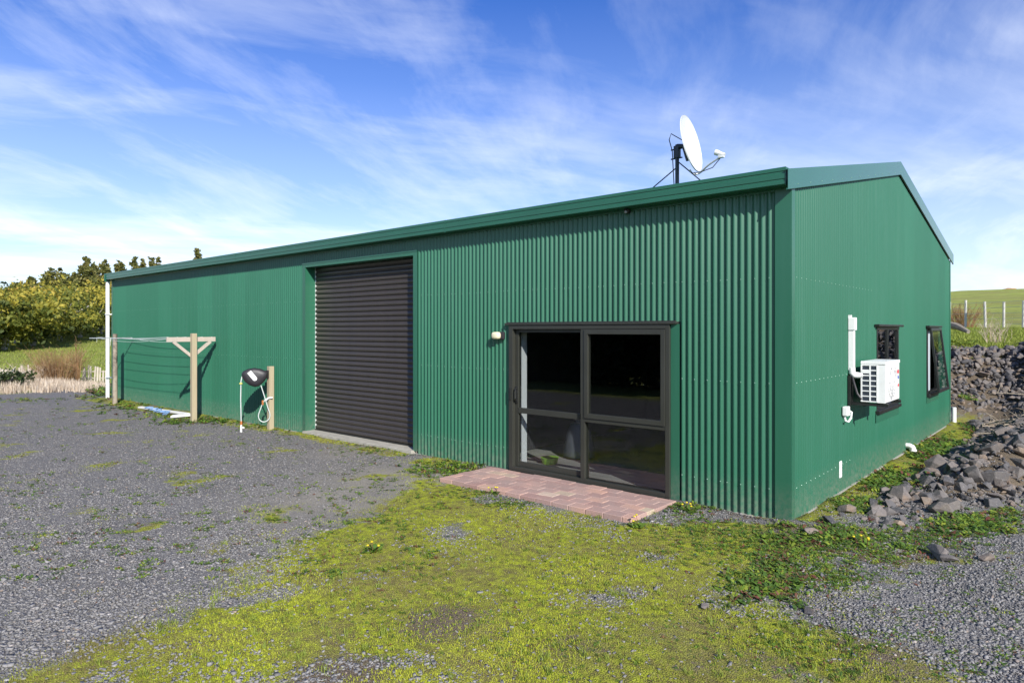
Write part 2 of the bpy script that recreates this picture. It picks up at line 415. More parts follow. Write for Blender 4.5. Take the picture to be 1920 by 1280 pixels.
MOSS_P = MOSS_P[:1] + MOSS_P[1:] + [(2.0, -4.6), (1.5, -6.5), (-2.0, -7.2)]
STRIP_P = [(0, -.2), (.28, .3), (.45, 2), (.6, 4), (.75, 6.5), (.6, 10.0), (-.5, 10.2), (0, 9.8)]
WALL_P = [(-19.6, -.75), (-17, -.8), (-13, -.55), (-9.2, -.35), (-5.9, -.45), (-5.0, -.75), (-4.2, -.6), (-4.2, .1), (-19.6, .1)]
moss = blur(pip(MOSS_P, XX, YY).astype(float), 22)
moss = np.maximum(moss, .85 * blur(pip(STRIP_P, XX, YY).astype(float), 2)); moss = np.maximum(moss, .62 * blur(pip(WALL_P, XX, YY).astype(float), 2))
NEAR = (XX > -24) & (XX < 4) & (YY < 2) & (YY > -8)
def nfield(sx, sy, off):
    a = np.zeros_like(XX); a[NEAR] = [mnoise.noise(Vector((x * sx, y * sy, off))) for x, y in zip(XX[NEAR], YY[NEAR])]; return a
NA, NB = nfield(1.1, 1.1, 4.0), nfield(3.4, 3.4, 8.0)
moss = np.maximum(moss, NEAR * np.clip((NA + .7 * NB - .16) * 1.3, 0, .50))          # patches creeping into the gravel
moss = np.clip(moss - np.clip((nfield(1.5, 1.5, 14.0) + .5 * nfield(4.5, 4.5, 15.0) - .12) * 1.4, 0, .6) * NEAR * (XX > -6), 0, 1)   # worn, stony patches in the moss
dirt = np.zeros_like(XX)
for (px_, py_, r, a) in ((830, 1165, .45, .75), (640, 1268, .4, .8), (1080, 1215, .5, .5), (1500, 1010, .7, .6), (1640, 1035, .5, .75), (1720, 1030, .45, .6), (1590, 1010, .5, .7), (1230, 1190, .5, .45), (1650, 1235, .6, .6), (1450, 1240, .5, .5), (1300, 1250, .5, .45), (1390, 965, .5, .5), (1560, 1150, .35, .5)):
    c = gp(px_, py_); dirt = np.maximum(dirt, a * np.exp(-((XX - c[0]) ** 2 + (YY - c[1]) ** 2) / (r * r)))
bankm = sstep((XX - .55) / .4) * sstep((YY - (.9 + 1.1 * (XX - .3))) / .8) * (YY < 13) + sstep((YY - 9.8) / .5) * (YY < 12.8) * (XX > -3)
dirt = np.maximum(dirt, np.clip(bankm, 0, 1))
fines = np.zeros_like(XX)
for (px_, py_, rx, a) in ((710, 900, 1.0, 1.0), (620, 940, .95, .95), (520, 985, .6, .6), (640, 850, .7, .55), (750, 930, .7, .8)):
    c = gp(px_, py_); fines = np.maximum(fines, a * np.exp(-((XX - c[0]) ** 2 + (YY - c[1]) ** 2) / (rx * rx)))
field = np.maximum(sstep((-25.2 - XX - .6 * np.sin(YY)) / 1.2), sstep((YY - 12.6) / .8)); field = np.maximum(field, sstep((XX - 6) / 2) * (YY > 5)); field = np.maximum(field, sstep((-9.5 - YY) / 1.0))
field = np.maximum(field, sstep((XX - 14) / 2))
nx_, ny_ = len(GX), len(GY)
ZZ = H(XX, YY)
lump = np.array([mnoise.noise(Vector((x * 1.3, y * 1.3, 0))) for x, y in zip(XX.ravel(), YY.ravel())]).reshape(XX.shape)
ZZ = ZZ + .022 * lump * (np.abs(XX + 8) < 22) * (YY < 9)
inside = (XX > -19.35) & (XX < -.02) & (YY > .05) & (YY < 9.75)
ZZ = np.where(inside, -.12, ZZ)
idx = np.arange(nx_ * ny_).reshape(ny_, nx_)
Fg = np.stack([idx[:-1, :-1], idx[:-1, 1:], idx[1:, 1:], idx[1:, :-1]], -1).reshape(-1, 4)
gme = np_mesh('ground', np.stack([XX, YY, ZZ], -1).reshape(-1, 3), Fg)
for nm, a in (('moss', moss), ('dirt', dirt), ('fines', fines), ('field', field)):
    at_ = gme.attributes.new(nm, 'FLOAT', 'POINT'); at_.data.foreach_set('value', a.ravel().astype(np.float32))
link('ground', gme, 'yard_ground', kind='structure', smooth=True)
def look(a, x, y):
    i = np.clip(np.searchsorted(GY, y), 0, ny_ - 1); j = np.clip(np.searchsorted(GX, x), 0, nx_ - 1); return a[i, j]
def GZ(x, y): return look(ZZ, np.asarray(x), np.asarray(y))
def gz(x, y): return float(H(x, y))


# ------------------------------------------------------------------ the shed
PITCH, AMP = .0762, .0265
LEN, WID, EAVE, SLOPE = 19.4, 9.8, 3.47, .203
shed = empty('metal_shed', (0, 0, 0), 'long green corrugated steel shed with roller door and glass sliding door', 'shed')
def corr_rects(rects, place, zc=None):
    """corrugated sheet over rectangles (u0,u1,z0,z1); z1 may be a function of u"""
    mb = MB(); st = PITCH / 10
    for (u0, u1, z0, z1) in rects:
        k0, k1 = math.ceil(u0 / st), math.floor(u1 / st)
        us = [u0] + [k * st for k in range(k0, k1 + 1) if u0 + 1e-5 < k * st < u1 - 1e-5] + [u1]
        vs = []
        for u in us:
            d = AMP * (1 - math.cos(2 * math.pi * u / PITCH)) / 2
            zt = z1(u) if callable(z1) else z1
            vs += [place(u, d, z0), place(u, d, zt)]
        mb.add(vs, [(2 * i, 2 * i + 2, 2 * i + 3, 2 * i + 1) for i in range(len(us) - 1)])
    return mb
SD = (-3.835, -1.36, .05, 2.07)          # sliding door opening
RD = (-9.06, -5.91, .08, 3.2)            # roller door opening
fw = corr_rects([(-LEN, RD[0] - .1, .025, EAVE), (RD[0] - .1, RD[1] + .1, RD[3] + .05, EAVE), (RD[1] + .1, SD[0] - .02, .025, EAVE), (SD[0] - .02, SD[1] + .11, SD[3] + .03, EAVE), (SD[1] + .11, -.1, .025, EAVE)],
                lambda u, d, z: (u, d, z))
fw.build('front_wall', 'green_steel', shed, smooth=False, label='sunlit corrugated long wall of the shed')
for p in shed.children[0].data.polygons: p.use_smooth = True
roofz = lambda y: EAVE - .01 + SLOPE * min(y, WID - y)
W1 = (3.50, 4.86, .86, 2.05); W2 = (7.22, 8.34, .83, 2.05)
gw = corr_rects([(.06, W1[0], .025, roofz), (W1[0], W1[1], .025, W1[2]), (W1[0], W1[1], W1[3], roofz), (W1[1], W2[0], .025, roofz), (W2[0], W2[1], .025, W2[2]), (W2[0], W2[1], W2[3], roofz), (W2[1], WID - .04, .025, roofz)],
                lambda u, d, z: (-d, u, z))
# split the long gable column at the ridge so the top edge stays straight
gwo = gw.build('gable_wall', 'green_steel', shed, label='sunlit corrugated end wall under the gable')
for p in gwo.data.polygons: p.use_smooth = True
bw = corr_rects([(-LEN, -.04, .025, EAVE)], lambda u, d, z: (u, WID - d, z)).build('back_wall', 'green_steel', shed, smooth=True)
lw = corr_rects([(.04, WID - .04, .025, roofz)], lambda u, d, z: (-LEN + d, u, z)).build('end_wall', 'green_steel', shed, smooth=True)
# roof
for sgn in (0, 1):
    mb = MB(); st = PITCH / 6; us = np.arange(-LEN - .05, .02, st); vs = []
    for u in us:
        d = .017 * (1 - math.cos(2 * math.pi * u / PITCH)) / 2
        for yy in (-.12, WID / 2):
            y = yy if sgn == 0 else WID - yy
            vs.append((u, y, EAVE + .06 + SLOPE * yy + d))
    mb.add(vs, [(2 * i, 2 * i + 2, 2 * i + 3, 2 * i + 1) for i in range(len(us) - 1)])
    o = mb.build('roof_sheet', 'green_steel', shed)
    for p in o.data.polygons: p.use_smooth = True
MB().extrude([(-.16, -.035), (0, 0), (.16, -.035), (.16, -.039), (0, -.004), (-.16, -.039)], -LEN - .06, .03, lambda u, v, t: (t, WID / 2 + u, EAVE + .06 + SLOPE * WID / 2 + .025 + v)).build('ridge_cap', 'gutter_green', shed)
# slab
MB().box((-LEN - .01, -.015, -.3), (.018, WID + .01, .030)).build('floor_slab', 'concrete', shed)
# eave gutter in three lengths, ribbed face
gprof = [(0, 0), (-.15, .004), (-.163, .012), (-.163, .04), (-.157, .046), (-.157, .062), (-.163, .068), (-.163, .118), (-.157, .124), (-.157, .140), (-.163, .146), (-.163, .178), (-.152, .186), (-.146, .18), (-.15, .172), (-.15, .02), (0, .016)]
for a, b in ((-19.52, -11.53), (-11.53, -4.99), (-4.99, -.001)):
    MB().extrude([(u, v) for u, v in gprof], a + .001, b - .001, lambda u, v, t: (t, u - .005, 3.463 + v)).build('gutter', 'gutter_green', shed)
for xj in (-11.53, -4.99):
    MB().box((xj - .012, -.1695, 3.462), (xj + .012, -.1685, 3.647)).build('gutter_joint', 'gutter_green', shed)
for xe in (-19.521, -.0005):
    MB().box((xe - .002, -.166, 3.462), (xe + .002, -.006, 3.645)).build('gutter_end_cap', 'gutter_green', shed)
MB().box((-19.5, -.004, 3.44), (-.03, .03, 3.475)).build('eave_flashing', 'gutter_green', shed)
# barge flashings on the gable (boxed), front and rear slope, plus the far end
for xb, xo in ((.0, .032), (-LEN - .03, -LEN)):
    for sgn in (0, 1):
        Y = (lambda y: y) if sgn == 0 else (lambda y: WID - y)
        mb = MB(); prof = [(xb + .002, .205), (xo, .205), (xo, 0), (xo - .018, -.006), (xo - .018, 0.012), (xo - .004, .012), (xo - .004, .197), (xb + .002, .197)]
        y0, y1 = -.19, WID / 2
        mb.extrude(prof, y0, y1, lambda u, v, t: (u, Y(t), EAVE - .035 + SLOPE * t + .015 + v)).build('barge_flashing', 'gutter_green' if xb < -1 else 'flashing_green', shed)
# corner flashings
MB().add([(-.165, -.005, .05), (.006, -.005, .05), (.006, .09, .05), (.002, .09, .05), (.002, -.001, .05), (-.165, -.001, .05)] + [(-.165, -.005, 3.47), (.006, -.005, 3.47), (.006, .09, 3.47), (.002, .09, 3.47), (.002, -.001, 3.47), (-.165, -.001, 3.47)],
         [(0, 1, 7, 6), (1, 2, 8, 7), (2, 3, 9, 8), (3, 4, 10, 9), (4, 5, 11, 10), (5, 0, 6, 11), (6, 7, 8, 9, 10, 11), (5, 4, 3, 2, 1, 0)]).build('corner_flashing', 'green_steel', shed)
MB().box((-.02, WID - .09, .05), (.006, WID + .006, EAVE)).build('corner_flashing', 'green_steel', shed)
MB().box((-LEN - .006, -.006, .05), (-LEN + .11, .022, EAVE)).build('corner_flashing', 'green_steel', shed)
# screws in rows
mb = MB()
def screw(p, ax):
    r = .0062; n = 6; p = Vector(p)
    if ax == 'y': ring = [(p.x + r * math.cos(a), p.y, p.z + r * math.sin(a)) for a in [2 * math.pi * k / n for k in range(n)]]; tip = (p.x, p.y - .007, p.z)
    else: ring = [(p.x, p.y + r * math.cos(a), p.z + r * math.sin(a)) for a in [2 * math.pi * k / n for k in range(n)]]; tip = (p.x + .007, p.y, p.z)
    mb.add(ring + [tip], [(k, (k + 1) % n, n) for k in range(n)])
for zr in (.345, 1.445, 2.55):
    k = 0; x = -.2
    while x > -LEN + .1:
        k += 1; xr = -round(-x / PITCH) * PITCH
        blocked = (RD[0] - .1 < xr < RD[1] + .1 and zr < RD[3]) or (SD[0] - .03 < xr < SD[1] + .1 and zr < SD[3])
        if not blocked: screw((xr, -.001, zr + .004 * math.sin(x * 3)), 'y')
        x -= PITCH * (2 if k % 4 else 1)
for zr in (.36, 1.45, 2.55):
    for k in range(1, 22 if zr > 2 else 15):
        y = round(k * .152 / PITCH) * PITCH
        if (W1[0] < y < W1[1] or W2[0] < y < W2[1]) and W1[2] < zr < 2.05: continue
        if zr < roofz(y) - .1: screw((.001, y, zr), 'x')
for k in range(24):
    y = .1 + k * .4; screw((.0325, min(y, WID - .1), EAVE + SLOPE * min(y, WID - y) + .02), 'x')
mb.build('screws', 'screw_metal', shed, kind='stuff')

# roller door: jambs, header, light-gap tracks, slats
rdo = empty('roller_door', (0, 0, 0), None, None); rdo.parent = shed; tag(rdo, 'dark grey steel roller door, closed')
DEP = .22
for s, xj in ((-1, RD[0]), (1, RD[1])):
    a, b = sorted((xj, xj + s * .10))
    MB().box((a, -.006, .07), (b, .0, RD[3] + .055)).build('jamb_flashing', 'green_steel', rdo)
    a, b = sorted((xj, xj + s * .006))
    MB().box((a, .001, .07), (b, DEP + .12, RD[3])).build('jamb_reveal', 'green_steel', rdo)
    a, b = sorted((xj - s * .001, xj - s * .028))
    MB().box((a, DEP - .012, .08), (b, DEP - .002, RD[3])).build('light_gap_track', 'white_paint', rdo)  # white strip stands in for the light gap beside the curtain
MB().box((RD[0] - .1, -.012, RD[3] + .056), (RD[1] + .1, -.001, RD[3] + .085)).build('header_flashing', 'gutter_green', rdo)
MB().box((RD[0], .0, RD[3]), (RD[1], DEP + .12, RD[3] + .006)).build('header_soffit', 'green_steel', rdo)
MB().box((RD[0] + .001, -.006, RD[3] + .001), (RD[1] - .001, -.0005, RD[3] + .055)).build('header_trim', 'green_steel', rdo)
MB().box((RD[0] - .02, -.06, -.05), (RD[1] + .02, DEP + .2, .076), bev=.008).build('threshold', 'concrete', rdo)
NSL = 35; sh = (RD[3] + .02 - .09) / NSL
sp = []
for k in range(9):
    t = k / 8; sp.append((-(.020 * math.sin(math.pi * min(1, t * 1.12)) ** .7 if t < .9 else 0.0), t * sh * .995))
slat_me = None
for i in range(NSL):
    if slat_me is None:
        m_ = MB(); prof = sp + [(.004, sh * .995), (.004, 0)]
        m_.extrude(prof, RD[0] + .02, RD[1] - .02, lambda u, v, t: (t, u, v))
        slat_me = m_.mesh('slat'); slat_me.materials.append(MATS['roller_steel'])
        slat_me.polygons.foreach_set('use_smooth', [True] * len(slat_me.polygons)); slat_me.set_sharp_from_angle(angle=rad(40))
    o = link('slat', slat_me, None, rdo); o.location = (0, DEP, .09 + i * sh)
MB().box((RD[0] + .02, DEP - .03, .079), (RD[1] - .02, DEP + .01, .10)).build('bottom_rail', 'black_frame', rdo)

# sliding door
sdo = empty('sliding_door', (0, 0, 0), None, None); sdo.parent = shed; tag(sdo, 'bronze framed glass sliding door with fixed side light')
x0, x1, z0, z1 = SD; xm = -2.585
def framebar(mb, x0, x1, z0, z1, y0, y1, b=.004): return mb.box((x0, y0, z0), (x1, y1, z1), bev=b)
mb = MB(); framebar(mb, x0, x0 + .07, z0, z1, -.035, .10); framebar(mb, x1 - .055, x1, z0, z1, -.035, .10)
framebar(mb, x0 + .07, x1 - .055, z1 - .055, z1, -.036, .10); framebar(mb, x0 + .07, x1 - .055, z0, z0 + .06, -.036, .10); framebar(mb, xm - .03, xm + .03, z0 + .06, z1 - .055, -.030, .08)
mb.build('frame', 'dark_frame', sdo)
mb = MB(); framebar(mb, x0 - .07, x1 + .09, z1 + .002, z1 + .03, -.05, .02); framebar(mb, x0 - .05, x1 + .07, z1 + .03, z1 + .042, -.03, .02); mb.build('head_flashing', 'dark_frame', sdo)
MB().box((x1 + .002, -.007, .03), (x1 + .11, .0, z1 + .002)).build('side_flashing', 'green_steel', sdo)
MB().box((x0 - .03, -.004, .03), (x0 - .002, .03, z1)).build('side_flashing', 'gutter_green', sdo)
# sliding leaf (left)
mb = MB(); framebar(mb, x0 + .072, x0 + .125, z0 + .062, z1 - .057, .025, .065); framebar(mb, xm - .075, xm - .031, z0 + .062, z1 - .057, .03, .065)
framebar(mb, x0 + .125, xm - .075, z0 + .062, z0 + .13, .03, .065); framebar(mb, x0 + .125, xm - .075, z1 - .10, z1 - .057, .03, .065); framebar(mb, x0 + .125, xm - .075, .85, .925, .02, .068)
mb.build('sliding_leaf', 'dark_frame', sdo)
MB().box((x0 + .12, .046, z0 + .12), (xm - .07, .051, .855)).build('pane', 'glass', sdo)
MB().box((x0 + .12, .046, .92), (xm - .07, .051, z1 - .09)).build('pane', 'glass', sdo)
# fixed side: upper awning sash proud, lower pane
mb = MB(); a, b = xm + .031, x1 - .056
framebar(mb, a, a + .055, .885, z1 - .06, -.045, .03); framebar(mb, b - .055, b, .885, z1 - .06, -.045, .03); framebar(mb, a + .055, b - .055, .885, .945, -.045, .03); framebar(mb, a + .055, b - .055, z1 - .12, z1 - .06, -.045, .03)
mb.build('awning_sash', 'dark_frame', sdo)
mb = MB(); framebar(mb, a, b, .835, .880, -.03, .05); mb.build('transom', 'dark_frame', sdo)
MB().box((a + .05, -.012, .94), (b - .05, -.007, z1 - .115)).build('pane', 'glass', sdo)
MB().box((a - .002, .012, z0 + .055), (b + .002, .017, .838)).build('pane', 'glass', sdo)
mb = MB(); hx = x0 + .10
mb.tube([(hx, .02, 1.19), (hx + .01, -.03, 1.19), (hx + .035, -.05, 1.17), (hx + .035, -.05, 1.06), (hx + .01, -.03, 1.03), (hx, .02, 1.03)], .011, 8)
mb.box((hx - .02, .005, .99), (hx + .02, .026, 1.22), bev=.004); mb.box((x0 + .01, -.05, 1.03), (x0 + .045, -.034, 1.20), bev=.004); mb.build('door_handle', 'black_frame', sdo)

# interior lining seen through the glass
MB().box((-4.6, .045, .06), (-4.55, 5.0, 3.2)).build('interior_partition', 'interior_shade', shed)
MB().box((-4.55, 5.0, .06), (-.05, 5.05, 3.2)).build('interior_partition', 'interior_shade', shed)
MB().box((-4.55, .045, 2.5), (-.05, 5.0, 2.53)).build('interior_ceiling', 'interior_shade', shed)
MB().box((-.09, .045, .06), (-.06, 3.45, 2.5)).build('interior_partition', 'interior_shade', shed)
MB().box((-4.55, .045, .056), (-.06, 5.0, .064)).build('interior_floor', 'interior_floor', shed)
MB().box((-4.5, .032, .066), (x0 - .005, .042, 2.495)).build('interior_lining', 'interior_shade', shed)
MB().box((x1 + .01, .032, .066), (-.1, .042, 2.495)).build('interior_lining', 'interior_shade', shed)
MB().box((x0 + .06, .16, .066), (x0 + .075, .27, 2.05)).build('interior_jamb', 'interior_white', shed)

# windows on the gable
def window(Wd, openw):
    y0, y1, z0, z1 = Wd
    w = empty('window', (0, 0, 0), None, None); w.parent = shed
    mb = MB()
    for a, b, c, d in ((y0, y0 + .045, z0, z1), (y1 - .045, y1, z0, z1), (y0 + .045, y1 - .045, z0, z0 + .045), (y0 + .045, y1 - .045, z1 - .045, z1)):
        mb.box((-.06, a, c), (.010, b, d), bev=.003)
    if not openw: mb.box((-.03, (y0 + y1) / 2 - .028, z0 + .045), (.004, (y0 + y1) / 2 + .028, z1 - .045), bev=.003)
    mb.build('frame', 'black_frame', w)
    MB().box((-.0, y0 - .10, z1 + .002), (.06, y1 + .10, z1 + .035), bev=.004).build('head_flashing', 'black_frame', w)
    MB().box((-.03, y0 - .02, z0 - .05), (.045, y1 + .02, z0 - .003), bev=.003).build('sill', 'black_frame', w)
    MB().box((.0015, y0 - .04, z0 - .17), (.004, y1 + .04, z0 - .05)).build('sill_flashing', 'green_steel', w)
    if not openw:
        ym = (y0 + y1) / 2
        MB().box((-.02, y0 + .04, z0 + .04), (-.015, ym - .025, z1 - .04)).build('pane', 'glass', w)
        MB().box((-.02, ym + .025, z0 + .04), (-.015, y1 - .04, z1 - .04)).build('pane', 'glass', w)
        tag(w, 'closed two-pane window behind the air conditioner')
    else:
        tag(w, 'top-hung window propped open near the back corner')
        rot = Matrix.Rotation(rad(-6.5), 3, 'Y'); org = (.035, 0, z1 - .01)
        s = MB(); A, B, C, D = y0 + .03, y1 - .03, z0 + .02, z1 - .012
        for a, b, c, d in ((A, A + .05, C, D), (B - .05, B, C, D), (A + .05, B - .05, C, C + .06), (A + .05, B - .05, D - .05, D)):
            s.box((.03, a, c), (.065, b, d), bev=.003, rot=rot, org=org)
        so_ = s.build('sash', 'black_frame', w)
        MB().box((.045, A + .045, C + .055), (.05, B - .045, D - .045), rot=rot, org=org).build('pane', 'glass', so_)
        MB().tube([(.02, A + .03, z0 + .05), (.15, A + .03, z0 + .06)], .008, 6).build('stay', 'black_frame', w)
        MB().box((-.012, y0 + .046, z0 + .05), (-.008, y0 + .34, z1 - .05)).build('blind', 'interior_white', w)
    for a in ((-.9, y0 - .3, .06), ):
        MB().box((-.8, y0 - .3, .2), (-.78, y1 + .3, 2.4)).build('room_shade_panel', 'interior_shade', w)  # near-black panel added to stand for the shade behind the window
window(W1, False); window(W2, True)

# downpipes
mb = MB(); mb.tube([(-19.47, -.08, 3.47), (-19.47, -.08, 3.40), (-19.47, -.085, 3.30), (-19.47, -.085, -.05)], .052, 14); o = mb.build('downpipe', 'white_pvc', shed, smooth=True, label='white round downpipe at the far end of the long wall')
for zb in (.6, 2.45): MB().box((-19.53, -.142, zb), (-19.38, .0, zb + .03), bev=.004).build('pipe_bracket', 'white_pvc', shed)
MB().tube([(.05, 9.90, -.05), (.05, 9.90, .36)], .045, 12).build('drain_outlet', 'white_pvc', shed, smooth=True, label='short white pipe at the back corner')

# ------------------------------------------------------------------ things fixed to the shed
ac = empty('air_conditioner', (0, 2.13, 1.105), 'white outdoor air conditioner unit on bracket under the window', 'air conditioner')
A0, A1, D0, D1, HH = 0.0, .77, .135, .405, .505
mb = MB(); mb.box((D0, A0 + .012, .0), (D1, A1, HH), bev=.012); mb.box((D0 - .006, A0 - .006, HH - .035), (D1 + .006, A1 + .006, HH + .006), bev=.006); mb.build('casing', 'white_paint', ac)
side = MB(); side.box((D0 + .004, A0 + .002, .012), (D1 - .09, A0 + .013, HH - .04)); side.build('coil', 'coil_dark', ac)
for k in range(8):
    z = .012 + k * (HH - .055) / 7
    MB().box((D0, A0 - .004, z - .007), (D1 - .085, A0 + .012, z + .007)).build('grille_bar', 'white_paint', ac)
for xg in (D0 + .004, D0 + .10, D1 - .09):
    MB().box((xg - .008, A0 - .006, .005), (xg + .008, A0 + .012, HH - .04)).build('grille_bar', 'white_paint', ac)
MB().box((D0 + .01, A0 - .008, .36), (D0 + .10, A0 - .002, .40)).build('carry_handle', 'white_paint', ac)
MB().box((D1 - .085, A0 - .003, .0), (D1 - .001, A0 + .012, HH - .04)).build('side_panel', 'white_paint', ac)
# round fan guard on the front
fc = (A0 + .33, HH * .5); mb = MB()
for r in (.06, .10, .14, .18, .215):
    mb.tube([(D1 + .012 + (.015 if r < .2 else 0), fc[0] + r * math.cos(t), fc[1] + r * math.sin(t)) for t in [2 * math.pi * k / 28 for k in range(29)]], .004, 5, cap=False)
for k in range(8):
    t = 2 * math.pi * k / 8; mb.tube([(D1 + .026, fc[0] + .03 * math.cos(t), fc[1] + .03 * math.sin(t)), (D1 + .012, fc[0] + .215 * math.cos(t), fc[1] + .215 * math.sin(t))], .004, 5)
mb.build('fan_guard', 'white_paint', ac)
mb = MB(); mb.tube([(D1 - .004, *fc), (D1 + .0015, *fc)], .21, 32); mb.build('fan_opening', 'fan_grey', ac)
for zt, h_, mt in ((.34, .05, 'red_print'), (.27, .04, 'blue_print'), (.17, .035, 'red_print')):
    for q in range(3): MB().box((D1 + .0005, A1 - .14 + q * .035, zt - q * .003), (D1 + .0035, A1 - .115 + q * .035, zt + h_ * (.8 + .2 * (q % 2)))).build('printed_mark', mt, ac)
# bracket
mb = MB()
for ya in (.03, .70):
    mb.box((.004, ya - .02, -.12 if ya > .5 else -.045), (.03, ya + .02, .42)); mb.box((.03, ya - .02, -.045), (D1 + .03, ya + .02, -.008))
mb.box((.004, -.06, .28), (.02, .76, .31)); mb.box((.004, -.09, -.05), (.03, -.05, .33)); mb.build('wall_bracket', 'black_frame', ac)
MB().tube([(.03, -.03, .36), (.05, -.02, .25), (.09, -.01, .10), (.14, .0, .03)], .016, 8).build('hose', 'black_plastic', ac, smooth=True)

pc = empty('pipe_cover', (0, 2.06, 1.5), 'white plastic pipe duct running up the end wall above the air conditioner', 'pipe cover')
MB().box((.001, 0, .0), (.068, .065, .52), bev=.006).build('duct', 'white_pvc', pc)
mb = MB(); mb.box((.001, -.012, .50), (.085, .08, .66), bev=.010); mb.box((.001, -.006, .655), (.04, .03, .69), bev=.004); mb.build('top_cap', 'white_pvc', pc)
mb = MB(); mb.tube([(.036, .033, .03), (.036, .035, -.03), (.05, .06, -.06), (.09, .085, -.065), (.15, .09, -.065)], [.04, .042, .042, .04, .038], 10); mb.build('elbow', 'white_pvc', pc, smooth=True)

pb = empty('isolator_box', (0, 1.80, .95), 'small white electrical box with curved conduit low on end wall', 'electrical box')
MB().box((.001, 0, .0), (.065, .11, .115), bev=.012).build('box', 'white_pvc', pb)
MB().tube([(.05, .10, .06), (.075, .125, .04), (.07, .12, -.03), (.05, .08, -.075), (.03, .035, -.06), (.02, .03, -.01)], .013, 8).build('conduit', 'white_pvc', pb, smooth=True)
mb = MB(); mb.box((.001, 1.67, .21), (.010, 1.76, .41), bev=.003)
for k in range(5): mb.box((.010, 1.68, .225 + k * .037), (.014, 1.75, .245 + k * .037))
mb.build('weep_vent', 'white_pvc', label='small white upright vent strip low on the end wall near the corner', cat='vent')
mb = MB(); mb.tube([(.10, 5.45, -.05), (.10, 5.45, .06), (.09, 5.44, .10), (.05, 5.44, .12), (.0, 5.44, .12)], [.045, .045, .043, .04, .038], 14)
mb.tube([(.10, 5.45, .03), (.10, 5.45, .06)], .053, 14); mb.build('drain_pipe', 'white_pvc', smooth=True, label='stubby white drain pipe poking out at the foot of end wall', cat='drain pipe')

wl = empty('wall_light', (-4.03, 0, 1.925), 'cream oval bulkhead light beside the sliding door', 'wall light')
mb = MB(); mb.box((.03, -.05, -.055), (.10, .0, .055), bev=.015); mb.build('base', 'black_plastic', wl)
bm = bmesh.new(); bmesh.ops.create_uvsphere(bm, u_segments=18, v_segments=12, radius=1)
for v in bm.verts:
    c = v.co; s_ = lambda q: math.copysign(abs(q) ** .62, q); v.co = Vector((s_(c.x) * .075 - .02, s_(c.y) * .05 - .055, s_(c.z) * .052))
me = bpy.data.meshes.new('diffuser'); bm.to_mesh(me); bm.free(); link('diffuser', me, 'light_diffuser', wl, smooth=True)
sn = empty('eave_sensor', (-1.92, -.05, 3.44), 'small round sensor tucked under the gutter', 'sensor')
MB().tube([(0, .05, 0), (0, -.01, 0), (0, -.02, -.01)], [.03, .035, .022], 12).build('housing', 'black_plastic', sn, smooth=True)
MB().tube([(0, -.018, -.012), (0, -.035, -.022)], [.018, .010], 10).build('lens', 'grey_print', sn, smooth=True)

# satellite dish
DB = np.array([-2.80, 2.94, EAVE + .07 + SLOPE * 2.94])
sd_ = empty('satellite_dish', tuple(DB), 'white satellite dish on a braced mast on the roof', 'satellite dish')
mt_h = 5.02 - DB[2]
MB().tube([(0, 0, -.02), (0, 0, mt_h)], .032, 12).build('mast', 'dark_steel', sd_, smooth=True)
MB().box((-.09, -.09, -.01), (.09, .09, .012)).build('base_plate', 'dark_steel', sd_)
nrm = Vector(RGT * .92 * .97 + np.array([0, 0, .23 * .92]) - FWD * .60).normalized()
zax = nrm; xax = Vector((0, 0, 1)).cross(zax).normalized(); yax = zax.cross(xax)
M = Matrix((xax, yax, zax)).transposed()
cen = Vector(at(1293.5, 270, 10.75)) - Vector(DB)
RAD = .455; rings = []; vs = []; fs = []; nseg = 40; nr = 8
prof = [(RAD * k / nr, .075 * (k / nr) ** 2 - .075) for k in range(nr + 1)] + [(RAD * 1.012, .004), (RAD * 1.018, -.012), (RAD, -.012)] + [(RAD * k / nr, .075 * (k / nr) ** 2 - .087) for k in range(nr - 1, -1, -1)]
for (r, z) in prof:
    for k in range(nseg):
        t = 2 * math.pi * k / nseg; vs.append(tuple(M @ Vector((r * math.cos(t) * .95, r * math.sin(t), z + .03)) + cen))
for i in range(len(prof) - 1):
    for k in range(nseg): fs.append((i * nseg + k, i * nseg + (k + 1) % nseg, (i + 1) * nseg + (k + 1) % nseg, (i + 1) * nseg + k))
MB().add(vs, fs).build('reflector', 'dish_white', sd_, smooth=True)
bk = M @ Vector((0, 0, -.10)) + cen
mb = MB(); mb.tube([(0, 0, mt_h - .02), tuple(bk)], .035, 8); mb.box((-.045, -.045, mt_h - .22), (.045, .045, mt_h - .02), bev=.01)
for zz in (mt_h - .07, mt_h - .22): mb.tube([(-.11, .0, zz), (.09, 0, zz)], .012, 6)
mb.tube([tuple(bk), tuple(M @ Vector((0, -.25, -.08)) + cen)], .035, 8); mb.build('mount', 'dark_steel', sd_)
lnb = Vector(at(1352, 289, 10.45)) - Vector(DB); low = M @ Vector((0, -RAD * .98, -.03)) + cen
arm = [low + Vector((0, 0, .02)) - Vector(RGT) * .06, low + Vector((0, 0, -.045)), low + Vector(RGT) * .10 + Vector((0, 0, -.03)), low.lerp(lnb, .55) + Vector((0, 0, -.05)), lnb + Vector((0, 0, -.04))]
MB().tube(smooth_path(arm), .015, 8).build('feed_arm', 'galvanised', sd_, smooth=True)
mb = MB(); dl = (cen - lnb).normalized(); mb.tube([tuple(lnb - dl * .06), tuple(lnb + dl * .02), tuple(lnb + dl * .055), tuple(lnb + dl * .10)], [.035, .035, .045, .045], 12)
mb.box(tuple(lnb + Vector((-.04, -.03, -.06))), tuple(lnb + Vector((.05, .03, -.005))), bev=.008); mb.build('receiver', 'dish_white', sd_, smooth=True)
